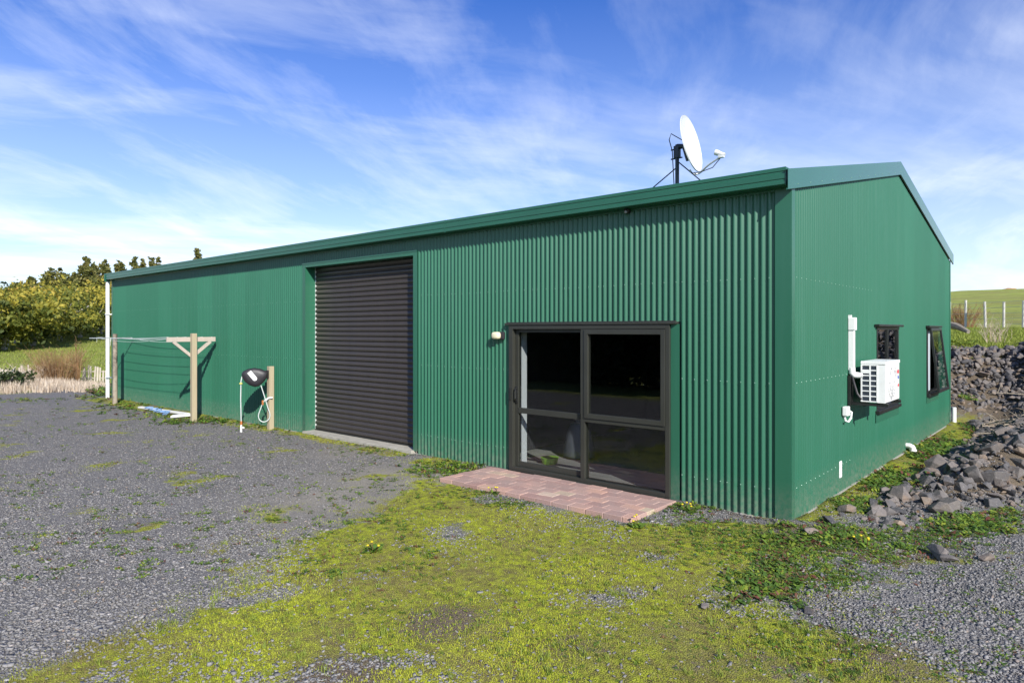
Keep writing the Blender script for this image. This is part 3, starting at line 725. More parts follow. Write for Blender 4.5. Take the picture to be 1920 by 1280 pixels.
MB().tube([tuple(lnb + Vector((0, 0, -.05))), tuple(lnb.lerp(low, .3) + Vector((0, 0, -.13))), tuple(lnb.lerp(low, .7) + Vector((0, 0, -.09))), tuple(low + Vector((0, 0, -.03)))], .007, 6).build('cable', 'cable', sd_)
cb = Vector((0, 0, mt_h)); L_ = -Vector(RGT)
MB().tube([tuple(bk + Vector((0, 0, .08))), tuple(cb + L_ * .10 + Vector((0, 0, .18))), tuple(cb + L_ * .13 + Vector((0, 0, .08))), tuple(cb + L_ * .08 - Vector((0, 0, .1))), tuple(L_ * .05 + Vector((0, 0, .2)))], .008, 6).build('cable', 'cable', sd_)
for dx, dy, zt in ((-1.0, .25, .52), (.72, -.12, .62)):
    zb = SLOPE * dy
    MB().tube([(0, 0, zt), (dx, dy, zb + .0)], .010, 8).build('brace', 'dark_steel', sd_)

# ------------------------------------------------------------------ clothesline
cl_ = empty('clothesline', (-12.55, -.60, gz(-12.55, -.6)), 'timber T-post clothesline strung along the shed wall', 'clothesline')
g0 = cl_.location.z
MB().box((-.052, -.052, -.25), (.052, .052, 1.93 - g0), bev=.006).build('post', 'timber_pale', cl_)
ZA = 1.80 - g0
MB().box((-.10, -.54, ZA - .05), (-.054, .51, ZA + .05), bev=.004).build('crossarm', 'timber_grey', cl_)
for s in (-1, 1):
    a = Vector((-.077, s * .40, ZA - .05)); b_ = Vector((-.077, s * .03, ZA - .36)); d = (b_ - a).normalized(); n_ = Vector((1, 0, 0)).cross(d).normalized()
    w_, t_ = .032, .022
    vs = [tuple(p + Vector((sx * t_, 0, 0)) + n_ * sw * w_) for p in (a, b_) for sx in (-1, 1) for sw in (-1, 1)]
    MB().add(vs, [(0, 1, 3, 2), (4, 6, 7, 5), (0, 4, 5, 1), (2, 3, 7, 6), (0, 2, 6, 4), (1, 5, 7, 3)]).build('brace', 'timber_grey', cl_)
fx = -17.70 + 12.55; fyy = -.47 + .60
mb = MB(); mb.tube([(fx, fyy, -.3), (fx, fyy, 1.0), (fx, fyy, 1.90 - g0)], [.062, .06, .057], 12); mb.build('post', 'timber_dark', cl_, smooth=True)
rod0, rod1 = Vector((fx + .03, fyy - .62, 1.79 - g0)), Vector((fx + .03, fyy + .42, 1.79 - g0))
MB().tube([tuple(rod0), tuple(rod1)], .014, 8).build('crossarm', 'galvanised', cl_)
for k, ty in enumerate((.0, .2, .38, .55, .74, .96)):
    a = rod0.lerp(rod1, ty); b_ = Vector((-.077, -.50 + .98 * ty, ZA + .052)); sag = (.02, .10, .03, .05, .05, .12)[k]
    pts = [a.lerp(b_, t) - Vector((0, 0, sag * 4 * t * (1 - t))) for t in [q / 12 for q in range(13)]]
    if k == 2: pts = [a + Vector((-.9, .05, -.12)), a + Vector((-.85, .04, .01)), a + Vector((-.5, .02, .02))] + pts
    MB().tube([tuple(p) for p in pts], .0045, 5).build('line', 'wire_white', cl_)
MB().tube([(fx + .75, fyy - .35, ZA - .02), (fx + .77, fyy - .36, ZA - .10), (fx + .74, fyy - .36, ZA - .21)], .006, 5).build('loose_end', 'wire_white', cl_)

# ------------------------------------------------------------------ hose post, reel, hose
hp = (-10.11, -.14); hz0 = gz(*hp)
MB().box((hp[0] - .05, hp[1] - .05, hz0 - .3), (hp[0] + .05, hp[1] + .05, 1.28), bev=.006).build('hose_post', 'timber_pale', label='short square timber post left of the roller door carrying the hose reel', cat='post')
RC = Vector(at(478, 707, 13.25))
hr = empty('hose_reel', tuple(RC), 'black teardrop hose reel with white label on short timber post', 'hose reel')
u = Vector((RGT[0], RGT[1], 0)); dn = Vector((FWD[0], FWD[1], 0)) * .96 + u * -.28; dn.normalize(); u = Vector((-dn.y, dn.x, 0)) * -1; up = Vector((0, 0, 1))
ol = [(.245, .09), (.20, .12), (.10, .165), (-.02, .185), (-.13, .165), (-.22, .12), (-.245, .07), (-.235, 0), (-.19, -.08), (-.10, -.155), (-.0, -.19), (.08, -.175), (.16, -.10), (.235, .0)]
def reel_ring(sc, off): return [tuple(u * (a * sc) + up * (b * sc) + dn * off) for a, b in ol]
vs = []; n_ = len(ol); lay = [(.0, -.088), (.55, -.085), (.86, -.07), (.97, -.045), (1.0, -.02), (1.0, .03), (.96, .06), (.8, .08), (0, .085)]
for sc, off in lay: vs += reel_ring(max(sc, .001), off)
fs = [(i * n_ + k, i * n_ + (k + 1) % n_, (i + 1) * n_ + (k + 1) % n_, (i + 1) * n_ + k) for i in range(len(lay) - 1) for k in range(n_)]
MB().add(vs, fs).build('casing', 'black_plastic', hr, smooth=True)
lab = []; t_ = rad(-52); cap = [(-.105, .042), (-.105, -.042)] + [(.065 + .042 * math.cos(a), .042 * math.sin(a)) for a in [rad(-90 + 10 * k) for k in range(18)]]
for lx, ly in cap: lab.append((lx * math.cos(t_) - ly * math.sin(t_) - .035, lx * math.sin(t_) + ly * math.cos(t_) + .03))
MB().add([tuple(u * a + up * b - dn * .0935) for a, b in lab] + [tuple(u * a + up * b - dn * .08) for a, b in lab], [tuple(range(20))] + [(k, (k + 1) % 20, 20 + (k + 1) % 20, 20 + k) for k in range(20)]).build('label_plate', 'white_paint', hr)
pp = Vector((hp[0], hp[1], 0)) - RC; pp.z = 0
mb = MB(); mb.tube([tuple(u * .20 + up * .045), tuple(Vector((pp.x, pp.y, .045)) * .8), tuple(Vector((pp.x - .03, pp.y - .055, .045)))], [.05, .03, .045], 8); mb.box((pp.x - .07, pp.y - .085, -.03), (pp.x + .03, pp.y - .051, .13), bev=.006); mb.build('swivel_bracket', 'black_plastic', hr)
gl = hz0 - RC.z
p0 = u * -.238 + up * .02
mb = MB(); mb.tube([tuple(p0), tuple(p0 + Vector((0, 0, -.1)) - u * .02), tuple(p0 - u * .025 + Vector((0, 0, -.45))), tuple(p0 - u * .015 + Vector((0, 0, gl + .14)) - up * .02)], .011, 8)
mb.build('lead_hose', 'rubber_hose', hr, smooth=True)
hb = p0 - u * .015; hb.z = gl
mb = MB(); q = p0 - u * .022 + Vector((0, 0, -.14)); mb.tube([tuple(q + up * .02), tuple(q + up * .008), tuple(q - up * .008), tuple(q - up * .02)], [.016, .032, .032, .016], 10); mb.build('hose_stopper', 'yellow_plastic', hr, smooth=True)
mb = MB(); mb.tube([tuple(hb + up * .19), tuple(hb + up * .12)], .022, 8); mb.build('hose_connector', 'brass_orange', hr, smooth=True)
mb = MB(); mb.tube([tuple(hb + up * .125), tuple(hb + up * .04), tuple(hb - up * .04)], [.017, .02, .022], 10); mb.tube([tuple(hb + up * .07), tuple(hb + up * .06 + u * .06 - dn * .03)], .016, 8); mb.build('ground_tap', 'white_pvc', hr, smooth=True)
l0 = u * .11 - up * .16; lp = [l0, l0 + u * .06 - up * .2, l0 + u * .13 - up * .45, l0 + u * .17 - up * .58, l0 + u * .15 - up * .68, l0 + u * .06 - up * .73, l0 - u * .02 - up * .69, l0 - u * .045 - up * .60, l0 - u * .01 - up * .48, l0 + u * .035 - up * .36, l0 + u * .09 - up * .28]
MB().tube(smooth_path(lp), .0095, 8).build('supply_hose', 'rubber_hose', hr, smooth=True)
mb = MB(); e_ = lp[-2]; mb.tube([tuple(e_ - up * .03), tuple(e_ + up * .06)], .02, 8); mb.build('hose_connector', 'brass_orange', hr, smooth=True)
mb = MB(); e_ = lp[-1]; mb.tube([tuple(e_ - up * .02), tuple(e_ + u * .05 + up * .02), tuple(e_ + u * .13 + up * .03)], [.02, .017, .012], 8); mb.build('post_tap', 'white_pvc', hr, smooth=True)

# ------------------------------------------------------------------ paver patio
pat = empty('paver_patio', (0, 0, 0), 'pink brick paver landing in front of the sliding door', None, kind='structure')
def brick_mesh(nm, sx, sy, sz, seed):
    r = random.Random(seed); bm = bmesh.new(); bmesh.ops.create_cube(bm, size=1)
    for v in bm.verts: v.co = Vector((v.co.x * sx + r.uniform(-.0015, .0015), v.co.y * sy + r.uniform(-.0015, .0015), v.co.z * sz + r.uniform(-.001, .001)))
    bmesh.ops.bevel(bm, geom=bm.edges[:], offset=.005, segments=1, affect='EDGES')
    me = bpy.data.meshes.new(nm); bm.to_mesh(me); bm.free(); me.materials.append(MATS['paver']); return me
BL, BW, BH = .232, .163, .12
brs = [brick_mesh('paver', BL - .005, BW - .004, BH, k) for k in range(4)]; half = brick_mesh('half_paver', BL / 2 - .005, BW - .004, BH, 9)
MB().box((-4.02, -.84, -.06), (-1.36, -.10, .0)).build('bedding', 'concrete', pat)
r = random.Random(3)
for row in range(6):
    yb = -.075 - BW / 2 - row * BW; off = BL / 2 if row % 2 else 0; xe = -1.25 - (0.0 if row < 5 else .0)
    x = xe
    if off:
        o = link('paver', half, None, pat); o.location = (x - BL / 4, yb, .004 + r.uniform(-.003, .003)); x -= BL / 2
    nb = 12
    for k in range(nb):
                o = link('paver', r.choice(brs), None, pat); o.location = (x - BL / 2, yb + r.uniform(-.003, .003), .004 + r.uniform(-.005, .004)); o.rotation_euler = (r.uniform(-.012, .012), r.uniform(-.012, .012), r.uniform(-.012, .012) + (math.pi if r.random() > .5 else 0)); x -= BL
    if not off:
        o = link('paver', half, None, pat); o.location = (x - BL / 4, yb, .003)

# ------------------------------------------------------------------ boards and rope by the wall
for nm, pa, pb, w_, lab in (('timber_board', (262, 766), (352, 781), .10, 'longer bleached board lying against foot of the shed wall'), ('timber_board', (322, 783), (362, 782), .20, 'short wide bleached board on the ground beside the clothesline post')):
    a = gp(*pa); b_ = gp(*pb); a[2] = gz(a[0], a[1]) + .03; b_[2] = gz(b_[0], b_[1]) + .05
    d = Vector(b_ - a); L_ = d.length; rz = math.atan2(d.y, d.x); c = (a + b_) / 2
    o = MB().box((-L_ / 2, -w_ / 2, -.02), (L_ / 2, w_ / 2, .02), bev=.004).build(nm, 'white_post', label=lab, cat='board'); o.location = c; o.rotation_euler = (.04, -math.atan2(d.z, L_), rz)
c = gp(300, 774); pts = []
for k in range(60):
    t = k / 59; pts.append((c[0] - .7 + 1.5 * t + .10 * math.sin(k * 1.1), c[1] + .10 * math.cos(k * .9) - .12 * t, gz(c[0], c[1]) + .05 + .03 * math.sin(k * .7) + .02 * abs(math.sin(k * 2.3))))
MB().tube(pts, .010, 6).build('rope', 'blue_rope', smooth=True, label='tangled blue rope lying along the foot of the wall', cat='rope')

# things just inside the glass door
bk_ = empty('bucket', (-3.62, .62, .066), 'lime green tub on the floor inside the glass door', 'tub')
MB().tube([(0, 0, 0), (0, 0, .02), (0, 0, .09), (0, 0, .095)], [.10, .11, .13, .135], 20).build('tub', 'lime_plastic', bk_, smooth=True)
sk_ = empty('standing_sack', (-3.55, 1.25, .066), 'grey standing sack inside the glass door behind the tub', 'sack')
bm = bmesh.new(); bmesh.ops.create_uvsphere(bm, u_segments=18, v_segments=14, radius=1)
for v in bm.verts:
    t = (v.co.z + 1) / 2; k = .26 * (1 - .55 * t ** 2) / max(.35, math.sqrt(max(1 - v.co.z ** 2, .12))); v.co = Vector((v.co.x * k, v.co.y * k * .8, t * .55))
me = bpy.data.meshes.new('sack'); bm.to_mesh(me); bm.free(); link('bag', me, 'sack_grey', sk_, smooth=True); MB().tube([(0, 0, .53), (.02, .0, .60)], [.05, .09], 9).build('tied_neck', 'sack_grey', sk_, smooth=True)


# ------------------------------------------------------------------ rocks
def rock_mesh(seed, n=13, flat=.75):
    r = random.Random(seed); bm = bmesh.new()
    for k in range(n):
        d = Vector((r.gauss(0, 1), r.gauss(0, 1), r.gauss(0, 1))).normalized() * r.uniform(.78, 1.05); bm.verts.new((d.x * 1.15, d.y * .9, d.z * flat))
    res = bmesh.ops.convex_hull(bm, input=bm.verts[:]); bmesh.ops.delete(bm, geom=[v for v in bm.verts if not v.link_faces], context='VERTS')
    bmesh.ops.dissolve_limit(bm, angle_limit=rad(14), verts=bm.verts[:], edges=bm.edges[:])
    bmesh.ops.bevel(bm, geom=bm.edges[:], offset=.035, segments=1, affect='EDGES')
    bmesh.ops.triangulate(bm, faces=bm.faces[:])
    me = bpy.data.meshes.new('rock'); bm.to_mesh(me); bm.free(); me.materials.append(MATS['rock']); return me
RM = [rock_mesh(100 + k, 11 + k % 5, .62 + .08 * (k % 4)) for k in range(12)]
bank = empty('rock_bank', (1.2, 6, 0), 'bank of broken grey and brown rubble beside and behind the shed', 'rock bank')
cand = []
def trybank(n, xr, yr, smin, smax, pw=2.2):
    for _ in range(n):
        x = random.uniform(*xr); y = random.uniform(*yr)
        if y < 9.6:
            xs = .34 + .05 * min(y, 6) + .08 * math.sin(y * 2.3) - .05 * max(0, y - 6)
            if x < xs or y < .75 + 1.15 * (x - .3) + .15 * math.sin(5 * x): continue
        elif x < .35 and y < 10.35: continue
        s = smin + (smax - smin) * random.random() ** pw
        cand.append((x, y, gz(x, y) + s * random.uniform(-.1, .55), s))
trybank(1500, (.3, 2.6), (.7, 5.5), .025, .095, 2.6); trybank(80, (.55, 2.2), (1.3, 6.0), .10, .17, 1.2); trybank(1300, (.4, 2.2), (8.4, 10.8), .03, .095, 2.0); trybank(2600, (.6, 2.8), (4.6, 9.8), .025, .095, 2.4)
trybank(3400, (-1.2, 3.2), (9.5, 13.0), .035, .125, 2.6); trybank(120, (2.6, 6.5), (3.5, 10), .15, .33, 1.0)
for _ in range(26):
    x = random.uniform(.2, 1.0); y = random.uniform(.1, 1.0) + .5 * x; s_ = random.uniform(.03, .085) * (1 if random.random() < .85 else 1.5); cand.append((x, y, gz(x, y) + s_ * random.uniform(-.2, .35), s_))
info = []
for c in cand:
    X, Y_, Z = proj(np.array(c[:3])); vis = -30 < X < 1950 and Z > 1
    if vis and c[0] < 0 and X < 1783: vis = False
    info.append((c[3] / Z if vis else 0, c))
info.sort(key=lambda t: -t[0])
for k, (sz, c) in enumerate(info[:300]):
    o = link('rock', RM[k % 12], None, bank); o.location = (c[0] - 1.2, c[1] - 6, c[2]); o.scale = [c[3] * random.uniform(.85, 1.2) for _ in range(3)]
    o.rotation_euler = (random.uniform(-.6, .6), random.uniform(-.6, .6), random.uniform(0, 6.28))
V, Fc, Rn = [], [], []
for k, (sz, c) in enumerate(info[300:]):
    me = RM[k % 12]; v = np.empty(len(me.vertices) * 3); me.vertices.foreach_get('co', v); v = v.reshape(-1, 3)
    rot = np.array(Matrix.Rotation(random.uniform(0, 6.28), 3, Vector((random.gauss(0, .5), random.gauss(0, .5), 1)).normalized())); v = (v * c[3]) @ rot.T + np.array([c[0] - 1.2, c[1] - 6, c[2]])
    f = np.array([p.vertices[:] for p in me.polygons]); Fc.append(f + sum(len(q) for q in V)); V.append(v); Rn.append(np.full(len(v), random.random()))
link('small_rubble', np_mesh('small_rubble', np.concatenate(V), np.concatenate(Fc), np.concatenate(Rn)), 'rock_mass', bank, kind='stuff')
LR = [(1222, 951, .055, 'small'), (1522, 1003, .09, 'pale angular'), (1552, 985, .11, 'flat grey'), (1588, 962, .12, 'buff topped'), (1752, 1042, .13, 'flat slate-like'), (1778, 1052, .08, 'low dark'), (1322, 1139, .045, 'fist sized'), (1515, 1148, .05, 'small pale'), (1852, 1050, .09, 'grey half-buried')]
WH = ['by the corner of the brick landing', 'just in front of the shed corner', 'beside the shed corner among weeds', 'beside the slab edge of end wall', 'on right gravel below the rubble bank', 'next to the flat slate-like stone on right gravel', 'in the mossy grass mid foreground', 'on gravel edge below the leafy weeds', 'at the right on open gravel']
for k, ((px_, py_, s, adj), wh) in enumerate(zip(LR, WH)):
    c = gp(px_, py_); o = link('loose_rock', RM[(k * 5) % 12], None, label=f'{adj} loose rock {wh}', cat='rock', group='loose rocks in the yard'); o.location = (c[0], c[1], gz(c[0], c[1]) + s * .3); o.scale = (s, s * .9, s * .7); o.rotation_euler = (.2, .1, k * 1.3)

# dry brushwood on the rubble
br = empty('brushwood', (1.1, 9.2, .5), 'dry bleached branches strewn over the rubble bank', 'branches')
r = random.Random(21)
for k in range(34):
    x = r.uniform(.6, 2.2); y = r.uniform(7.6, 10.2); L_ = r.uniform(.5, 1.6); a = r.uniform(-.5, .9) + (math.pi if r.random() < .3 else 0); z = gz(x, y) + .12
    pts = []; p = Vector((x - 1.1, y - 9.2, z - .5)); dirv = Vector((abs(math.cos(a)) if x < 1.4 else math.cos(a) * .6, math.sin(a) * .7, r.uniform(.0, .35)))
    for q in range(7): pts.append(tuple(p)); p = p + dirv * (L_ / 6); dirv += Vector((r.uniform(-.18, .18), r.uniform(-.18, .18), r.uniform(-.16, .10)))
    mb = MB(); mb.tube(pts, [.013 * (1 - .8 * q / 6) for q in range(7)], 5)
    for q in range(2, 6):
        s = Vector(pts[q]); e = s + Vector((r.uniform(-.25, .25), r.uniform(-.2, .2), r.uniform(0, .22))); mb.tube([tuple(s), tuple((s + e) / 2 + Vector((0, 0, .02))), tuple(e)], [.006, .005, .002], 4)
    mb.build('branch', 'dead_wood', br)

# ------------------------------------------------------------------ gravel chips (uncountable)
def scatter(n, zmin, zmax, pw=1.0):
    """random ground points inside the view, density falling with distance"""
    t = rng.random(n); Z = 1 / (1 / zmin + t * (1 / zmax - 1 / zmin)) if pw == 2 else zmin * (zmax / zmin) ** t
    X = (rng.random(n) * 2070 - 75 - 960) / FPX * Z
    P = CAM[None, :2] + Z[:, None] * FWD[None, :2] + X[:, None] * RGT[None, :2]
    keep = ~((P[:, 1] > -.01) & (P[:, 0] < .03) & (P[:, 0] > -19.5)); keep &= ~((P[:, 0] > -4.2) & (P[:, 0] < -1.24) & (P[:, 1] > -1.0)); keep &= ~((P[:, 0] > -9.15) & (P[:, 0] < -5.85) & (P[:, 1] > -.11))
    return P[keep], Z[keep]
P, Z = scatter(270000, 3.3, 18.0)
mo = look(moss, P[:, 0], P[:, 1]); fi = look(field, P[:, 0], P[:, 1]); fn = look(fines, P[:, 0], P[:, 1]); di = look(dirt, P[:, 0], P[:, 1])
nzv = np.array([mnoise.noise(Vector((x * .9, y * .9, 3.0))) for x, y in P]); nzv2 = np.array([mnoise.noise(Vector((x * 2.1, y * 2.1, 7.0))) for x, y in P])
pr = np.clip(1.15 - 1.35 * mo - 1.0 * fn - .5 * di + .9 * nzv + .25 * (nzv2 > .35) * mo, .03, 1) * (fi < .5) * (P[:, 1] < 3.2)
k = rng.random(len(P)) < pr; P, Z = P[k], Z[k]; n = len(P)
cube = np.array([(-1, -1, -1), (1, -1, -1), (1, 1, -1), (-1, 1, -1), (-1, -1, 1), (1, -1, 1), (1, 1, 1), (-1, 1, 1)], float)
cf = np.array([(3, 2, 1, 0), (4, 5, 6, 7), (0, 1, 5, 4), (1, 2, 6, 5), (2, 3, 7, 6), (3, 0, 4, 7)])
v = cube[None] * (.62 + .55 * rng.random((n, 8, 3)))
left = P[:, 0] < -1.0
size = (.0030 + .0070 * rng.random(n) ** 2.0 + .006 * (rng.random(n) > .98)) * np.where(P[:, 0] > -1, .9, 1.0) * np.clip(1.15 - (Z - 4) * .03, .8, 1.15)
v *= (size[:, None] * np.stack([.8 + .7 * rng.random(n), .7 + .4 * rng.random(n), .35 + .35 * rng.random(n)], 1))[:, None, :]
a = rng.random(n) * 6.283; ca, sa = np.cos(a)[:, None], np.sin(a)[:, None]; tl = rng.normal(0, .35, n)[:, None]
x = v[..., 0] * ca - v[..., 1] * sa; y = v[..., 0] * sa + v[..., 1] * ca; zz = v[..., 2] + v[..., 0] * tl
v = np.stack([x + P[:, :1], y + P[:, 1:], zz + (GZ(P[:, 0], P[:, 1]) + size * .22)[:, None]], -1)
link('gravel', np_mesh('gravel', v.reshape(-1, 3), (cf[None] + 8 * np.arange(n)[:, None, None]).reshape(-1, 4), np.repeat(rng.random(n), 8)), 'gravel_chip', kind='stuff', label='loose grey crushed stone chips over the yard', cat='gravel')

# ------------------------------------------------------------------ grass, weeds (uncountable)
def blades(name, P, Zb, h, w, rnd, mat, lean=.6, **kw):
    n = len(P); a = rng.random(n) * 6.283; d = np.stack([np.cos(a), np.sin(a)], 1); side = np.stack([-d[:, 1], d[:, 0]], 1)
    l = h * lean * (.3 + rng.random(n)); b0 = P - side * w[:, None] / 2; b1 = P + side * w[:, None] / 2
    m = P + d * (l * .4)[:, None]; m0 = m - side * w[:, None] * .4; m1 = m + side * w[:, None] * .4; t = P + d * l[:, None]
    def z(q, zz): return np.concatenate([q, zz[:, None]], 1)
    V = np.stack([z(b0, Zb - .004), z(b1, Zb - .004), z(m1, Zb + h * .6), z(m0, Zb + h * .6), z(t, Zb + h)], 1)
    i = 5 * np.arange(n)[:, None]; F3 = np.concatenate([i + np.array([[0, 1, 2]]), i + np.array([[0, 2, 3]]), i + np.array([[3, 2, 4]])], 0)
    return link(name, np_mesh(name, V.reshape(-1, 3), F3, np.repeat(rnd, 5)), mat, kind='stuff', **kw)
P, Z = scatter(480000, 3.3, 14.0)
mo = look(moss, P[:, 0], P[:, 1]); di = look(dirt, P[:, 0], P[:, 1])
nz1 = np.array([mnoise.noise(Vector((x * 1.7, y * 1.7, 9.0))) + .5 * mnoise.noise(Vector((x * 5, y * 5, 2.0))) for x, y in P])
k = rng.random(len(P)) < np.clip(mo * 1.15 - .8 * di + .75 * nz1 - .12, 0, 1) * (mo > .15); P, Z, nzk = P[k], Z[k], nz1[k]; n = len(P)
nz2 = np.array([mnoise.noise(Vector((x * .8 + 4, y * .8, 5.0))) for x, y in P])
rn = np.clip(.5 + .62 * nz2 + .25 * nzk + rng.normal(0, .16, n), 0, 1)
h = (.005 + .011 * rng.random(n) ** 2) * (1 + .9 * (rng.random(n) > .985))
blades('moss_lawn', P, GZ(P[:, 0], P[:, 1]), h, .0018 + .0024 * rng.random(n), rn, 'moss_grass', label='short yellow-green mossy grass in front of the shed', cat='grass')

TC = [gp(random.uniform(150, 1700), random.uniform(960, 1275)) for _ in range(240)]
TC = [c for c in TC if look(moss, np.array([c[0]]), np.array([c[1]]))[0] > .35]
TP = np.array([[c[0] + random.gauss(0, .018), c[1] + random.gauss(0, .018)] for c in TC for _ in range(22)]); n = len(TP)
blades('grass_tufts', TP, GZ(TP[:, 0], TP[:, 1]),   .02 + .03 * rng.random(n) ** 1.5, .0025 + .003 * rng.random(n), np.clip(.35 + .4 * rng.random(n), 0, 1), 'field_grass', .9, label='scattered longer green grass tufts in the moss', cat='grass')
def rosettes(name, C_, S, mat, rn_lo, rn_hi, nl=(7, 13), **kw):
    V, Fc, Rr = [], [], []; o = 0
    tv = np.array([(0, -.06, 0), (0, .06, 0), (.45, -.24, .30), (.45, .24, .30), (.8, -.17, .42), (.8, .17, .42), (1.0, 0, .38)]); tf = [(0, 2, 3), (0, 3, 1), (2, 4, 5), (2, 5, 3), (4, 6, 5)]
    for (x, y, z), s in zip(C_, S):
        base = random.uniform(rn_lo, rn_hi)
        for q in range(random.randint(*nl)):
            a = random.random() * 6.283; L_ = s * random.uniform(.5, 1.1); el = random.uniform(.3, 1.5); v = tv * np.array([L_, L_ * random.uniform(.6, 1.1), L_ * el]); ca, sa = math.cos(a), math.sin(a)
            ox, oy = random.gauss(0, s * .35), random.gauss(0, s * .35)
            V.append(np.stack([v[:, 0] * ca - v[:, 1] * sa + x + ox, v[:, 0] * sa + v[:, 1] * ca + y + oy, v[:, 2] + z], 1)); Fc.append(np.array(tf) + o); o += 7; Rr.append(np.full(7, min(1, max(0, base + random.gauss(0, .1)))))
    return link(name, np_mesh(name, np.concatenate(V), np.concatenate(Fc), np.concatenate(Rr)), mat, kind='stuff', **kw)
CC, SS = [], []
def patch(px_, py_, rx, ry, n, s0, s1):
    for _ in range(int(n)):
        c = gp(px_ + random.gauss(0, rx * .5), py_ + random.gauss(0, ry * .5))
        if (c[1] > -.02 and -19.5 < c[0] < .02) or (c[1] > -1.0 and -4.2 < c[0] < -1.24): continue
        CC.append((c[0], c[1], float(GZ(c[0], c[1])))); SS.append(random.uniform(max(s0, .4 * s1), s1))
for a in ((1640, 1030, 120, 26, 380, 0, .04), (1740, 1010, 120, 22, 300, 0, .04), (1480, 1050, 130, 34, 360, 0, .04), (1440, 1090, 70, 40, 330, 0, 0.07), (1560, 1085, 90, 25, 264, 0, 0.0372), (1400, 1020, 160, 40, 576, 0, 0.0372), (1300, 985, 110, 20, 288, 0, 0.0341), (1560, 1005, 120, 22, 330, 0, 0.075), (1820, 982, 90, 22, 300, 0, 0.08), (1890, 960, 40, 20, 144, 0, 0.0434), (1710, 995, 80, 16, 168, 0, 0.0372), (1290, 958, 55, 10, 144, 0, 0.0434),
          (900, 925, 90, 14, 288, 0, 0.031), (960, 945, 60, 10, 168, 0, 0.0341), (850, 880, 80, 14, 380, 0, 0.065), (700, 845, 60, 8, 144, 0, 0.0372), (1100, 1010, 220, 70, 360, 0, 0.0217), (1050, 1160, 500, 110, 1008, 0, 0.0186), (560, 1150, 330, 80, 432, 0, 0.0155), (1500, 1200, 300, 60, 360, 0, 0.0217), (640, 1020, 110, 40, 168, 0, 0.0217),
          (230, 762, 60, 12, 140, 0, 0.09), (290, 776, 60, 10, 90, 0, 0.08), (400, 790, 50, 8, 120, 0, 0.1), (330, 790, 40, 8, 80, 0, 0.09), (480, 800, 40, 6, 50, 0, 0.06), (540, 806, 30, 5, 60, 0, 0.06), (190, 728, 20, 12, 160, 0, 0.22), (170, 745, 60, 8, 60, 0, 0.08), (60, 748, 60, 6, 80, 0, 0.07),
          (1760, 845, 60, 25, 624, 0, 0.11), (1680, 905, 60, 20, 480, 0, 0.09), (1600, 945, 50, 16, 260, 0, 0.07), (1815, 800, 14, 14, 80, 0, 0.1)): patch(*a)
for _ in range(620):   # tufts across the gravel
    patch(random.uniform(-40, 860), 745 + 340 * random.random() ** 1.6, random.uniform(8, 40), random.uniform(2, 7), random.randint(3, 11), .011, .034)
for _ in range(190): patch(random.uniform(1450, 1920), random.uniform(1030, 1275), random.uniform(8, 30), random.uniform(4, 12), random.randint(3, 10), .008, .024)
rosettes('ground_weeds', CC, SS, 'weed_leaf', .05, 1.0, label='low leafy weeds and clover creeping along walls and through gravel', cat='weeds')

# dandelions one can point at
for px_, py_, lab in ((1292, 957, 'yellow dandelion clump against the wall right of the landing'), (1197, 984, 'yellow dandelion at front corner of the brick landing'), (928, 921, 'yellow dandelion at left front edge of brick landing'), (700, 1026, 'yellow dandelions in the moss left of centre'), (1624, 1018, 'yellow dandelion in the weeds below the rubble bank')):
    c = gp(px_, py_ + 6); D_ = empty('dandelion', (c[0], c[1], float(GZ(c[0], c[1]))), lab, 'dandelion', 'dandelions')
    CC = []; me_s = MB(); mf = []
    for q in range(random.randint(3, 5)):
        ox, oy, hh = random.gauss(0, .05), random.gauss(0, .04), random.uniform(.05, .10); me_s.tube([(ox * .4, oy * .4, 0), (ox, oy, hh)], .0025, 5)
        mb = MB(); mb.tube([(ox, oy, hh - .004), (ox, oy, hh + .002), (ox, oy, hh + .010)], [.005, .013, .010], 10); o = mb.build('flower', 'petal', D_); a_ = o.data.attributes.new('rnd', 'FLOAT', 'POINT'); a_.data.foreach_set('value', [random.random()] * len(o.data.vertices))
    me_s.build('stems', 'weed_leaf', D_)
    o = rosettes('leaves', [(0, 0, 0)] * 3, [.08, .10, .07], 'weed_leaf', .55, .8); o.parent = D_; del o['kind']

# tall dry grass, far left
def band(n, pxr, Zr):
    X = rng.uniform(*pxr, n); Z = rng.uniform(*Zr, n); P = CAM[None, :2] + Z[:, None] * FWD[None, :2] + ((X - 960) / FPX * Z)[:, None] * RGT[None, :2]; return P, X, Z
P, X, Z = band(15000, (-60, 205), (22.3, 26.6)); kk = (P[:, 0] < -19.9) & (rng.random(len(P)) < np.clip((Z - 22.2) / 2.2 + .35 * np.sin(X * .09), .04, 1)) & (rng.random(len(P)) < np.clip(1.2 - (X - 120) / 140, .25, 1)); P = P[kk]; n = len(P)
blades('dry_grass', P, H(P[:, 0], P[:, 1]), (.10 + .30 * rng.random(n) ** 1.5) * np.clip(1.25 - (X[kk] - 60) / 220, .45, 1.1), .012 + .014 * rng.random(n), rng.random(n), 'straw', .5, label='pale dry tall grass beyond the gravel on the left', cat='dry grass')
P, X, Z = band(16000, (1770, 1960), (16.5, 34)); P = P[(P[:, 1] > 12.3)]; n = len(P)
blades('plateau_grass', P, H(P[:, 0], P[:, 1]), .05 + .10 * rng.random(n), .012 + .012 * rng.random(n), rng.random(n), 'field_grass', .6, label='green grass above the rubble bank on the right', cat='grass')
P, X, Z = band(16000, (-60, 215), (27.5, 75)); n = len(P)
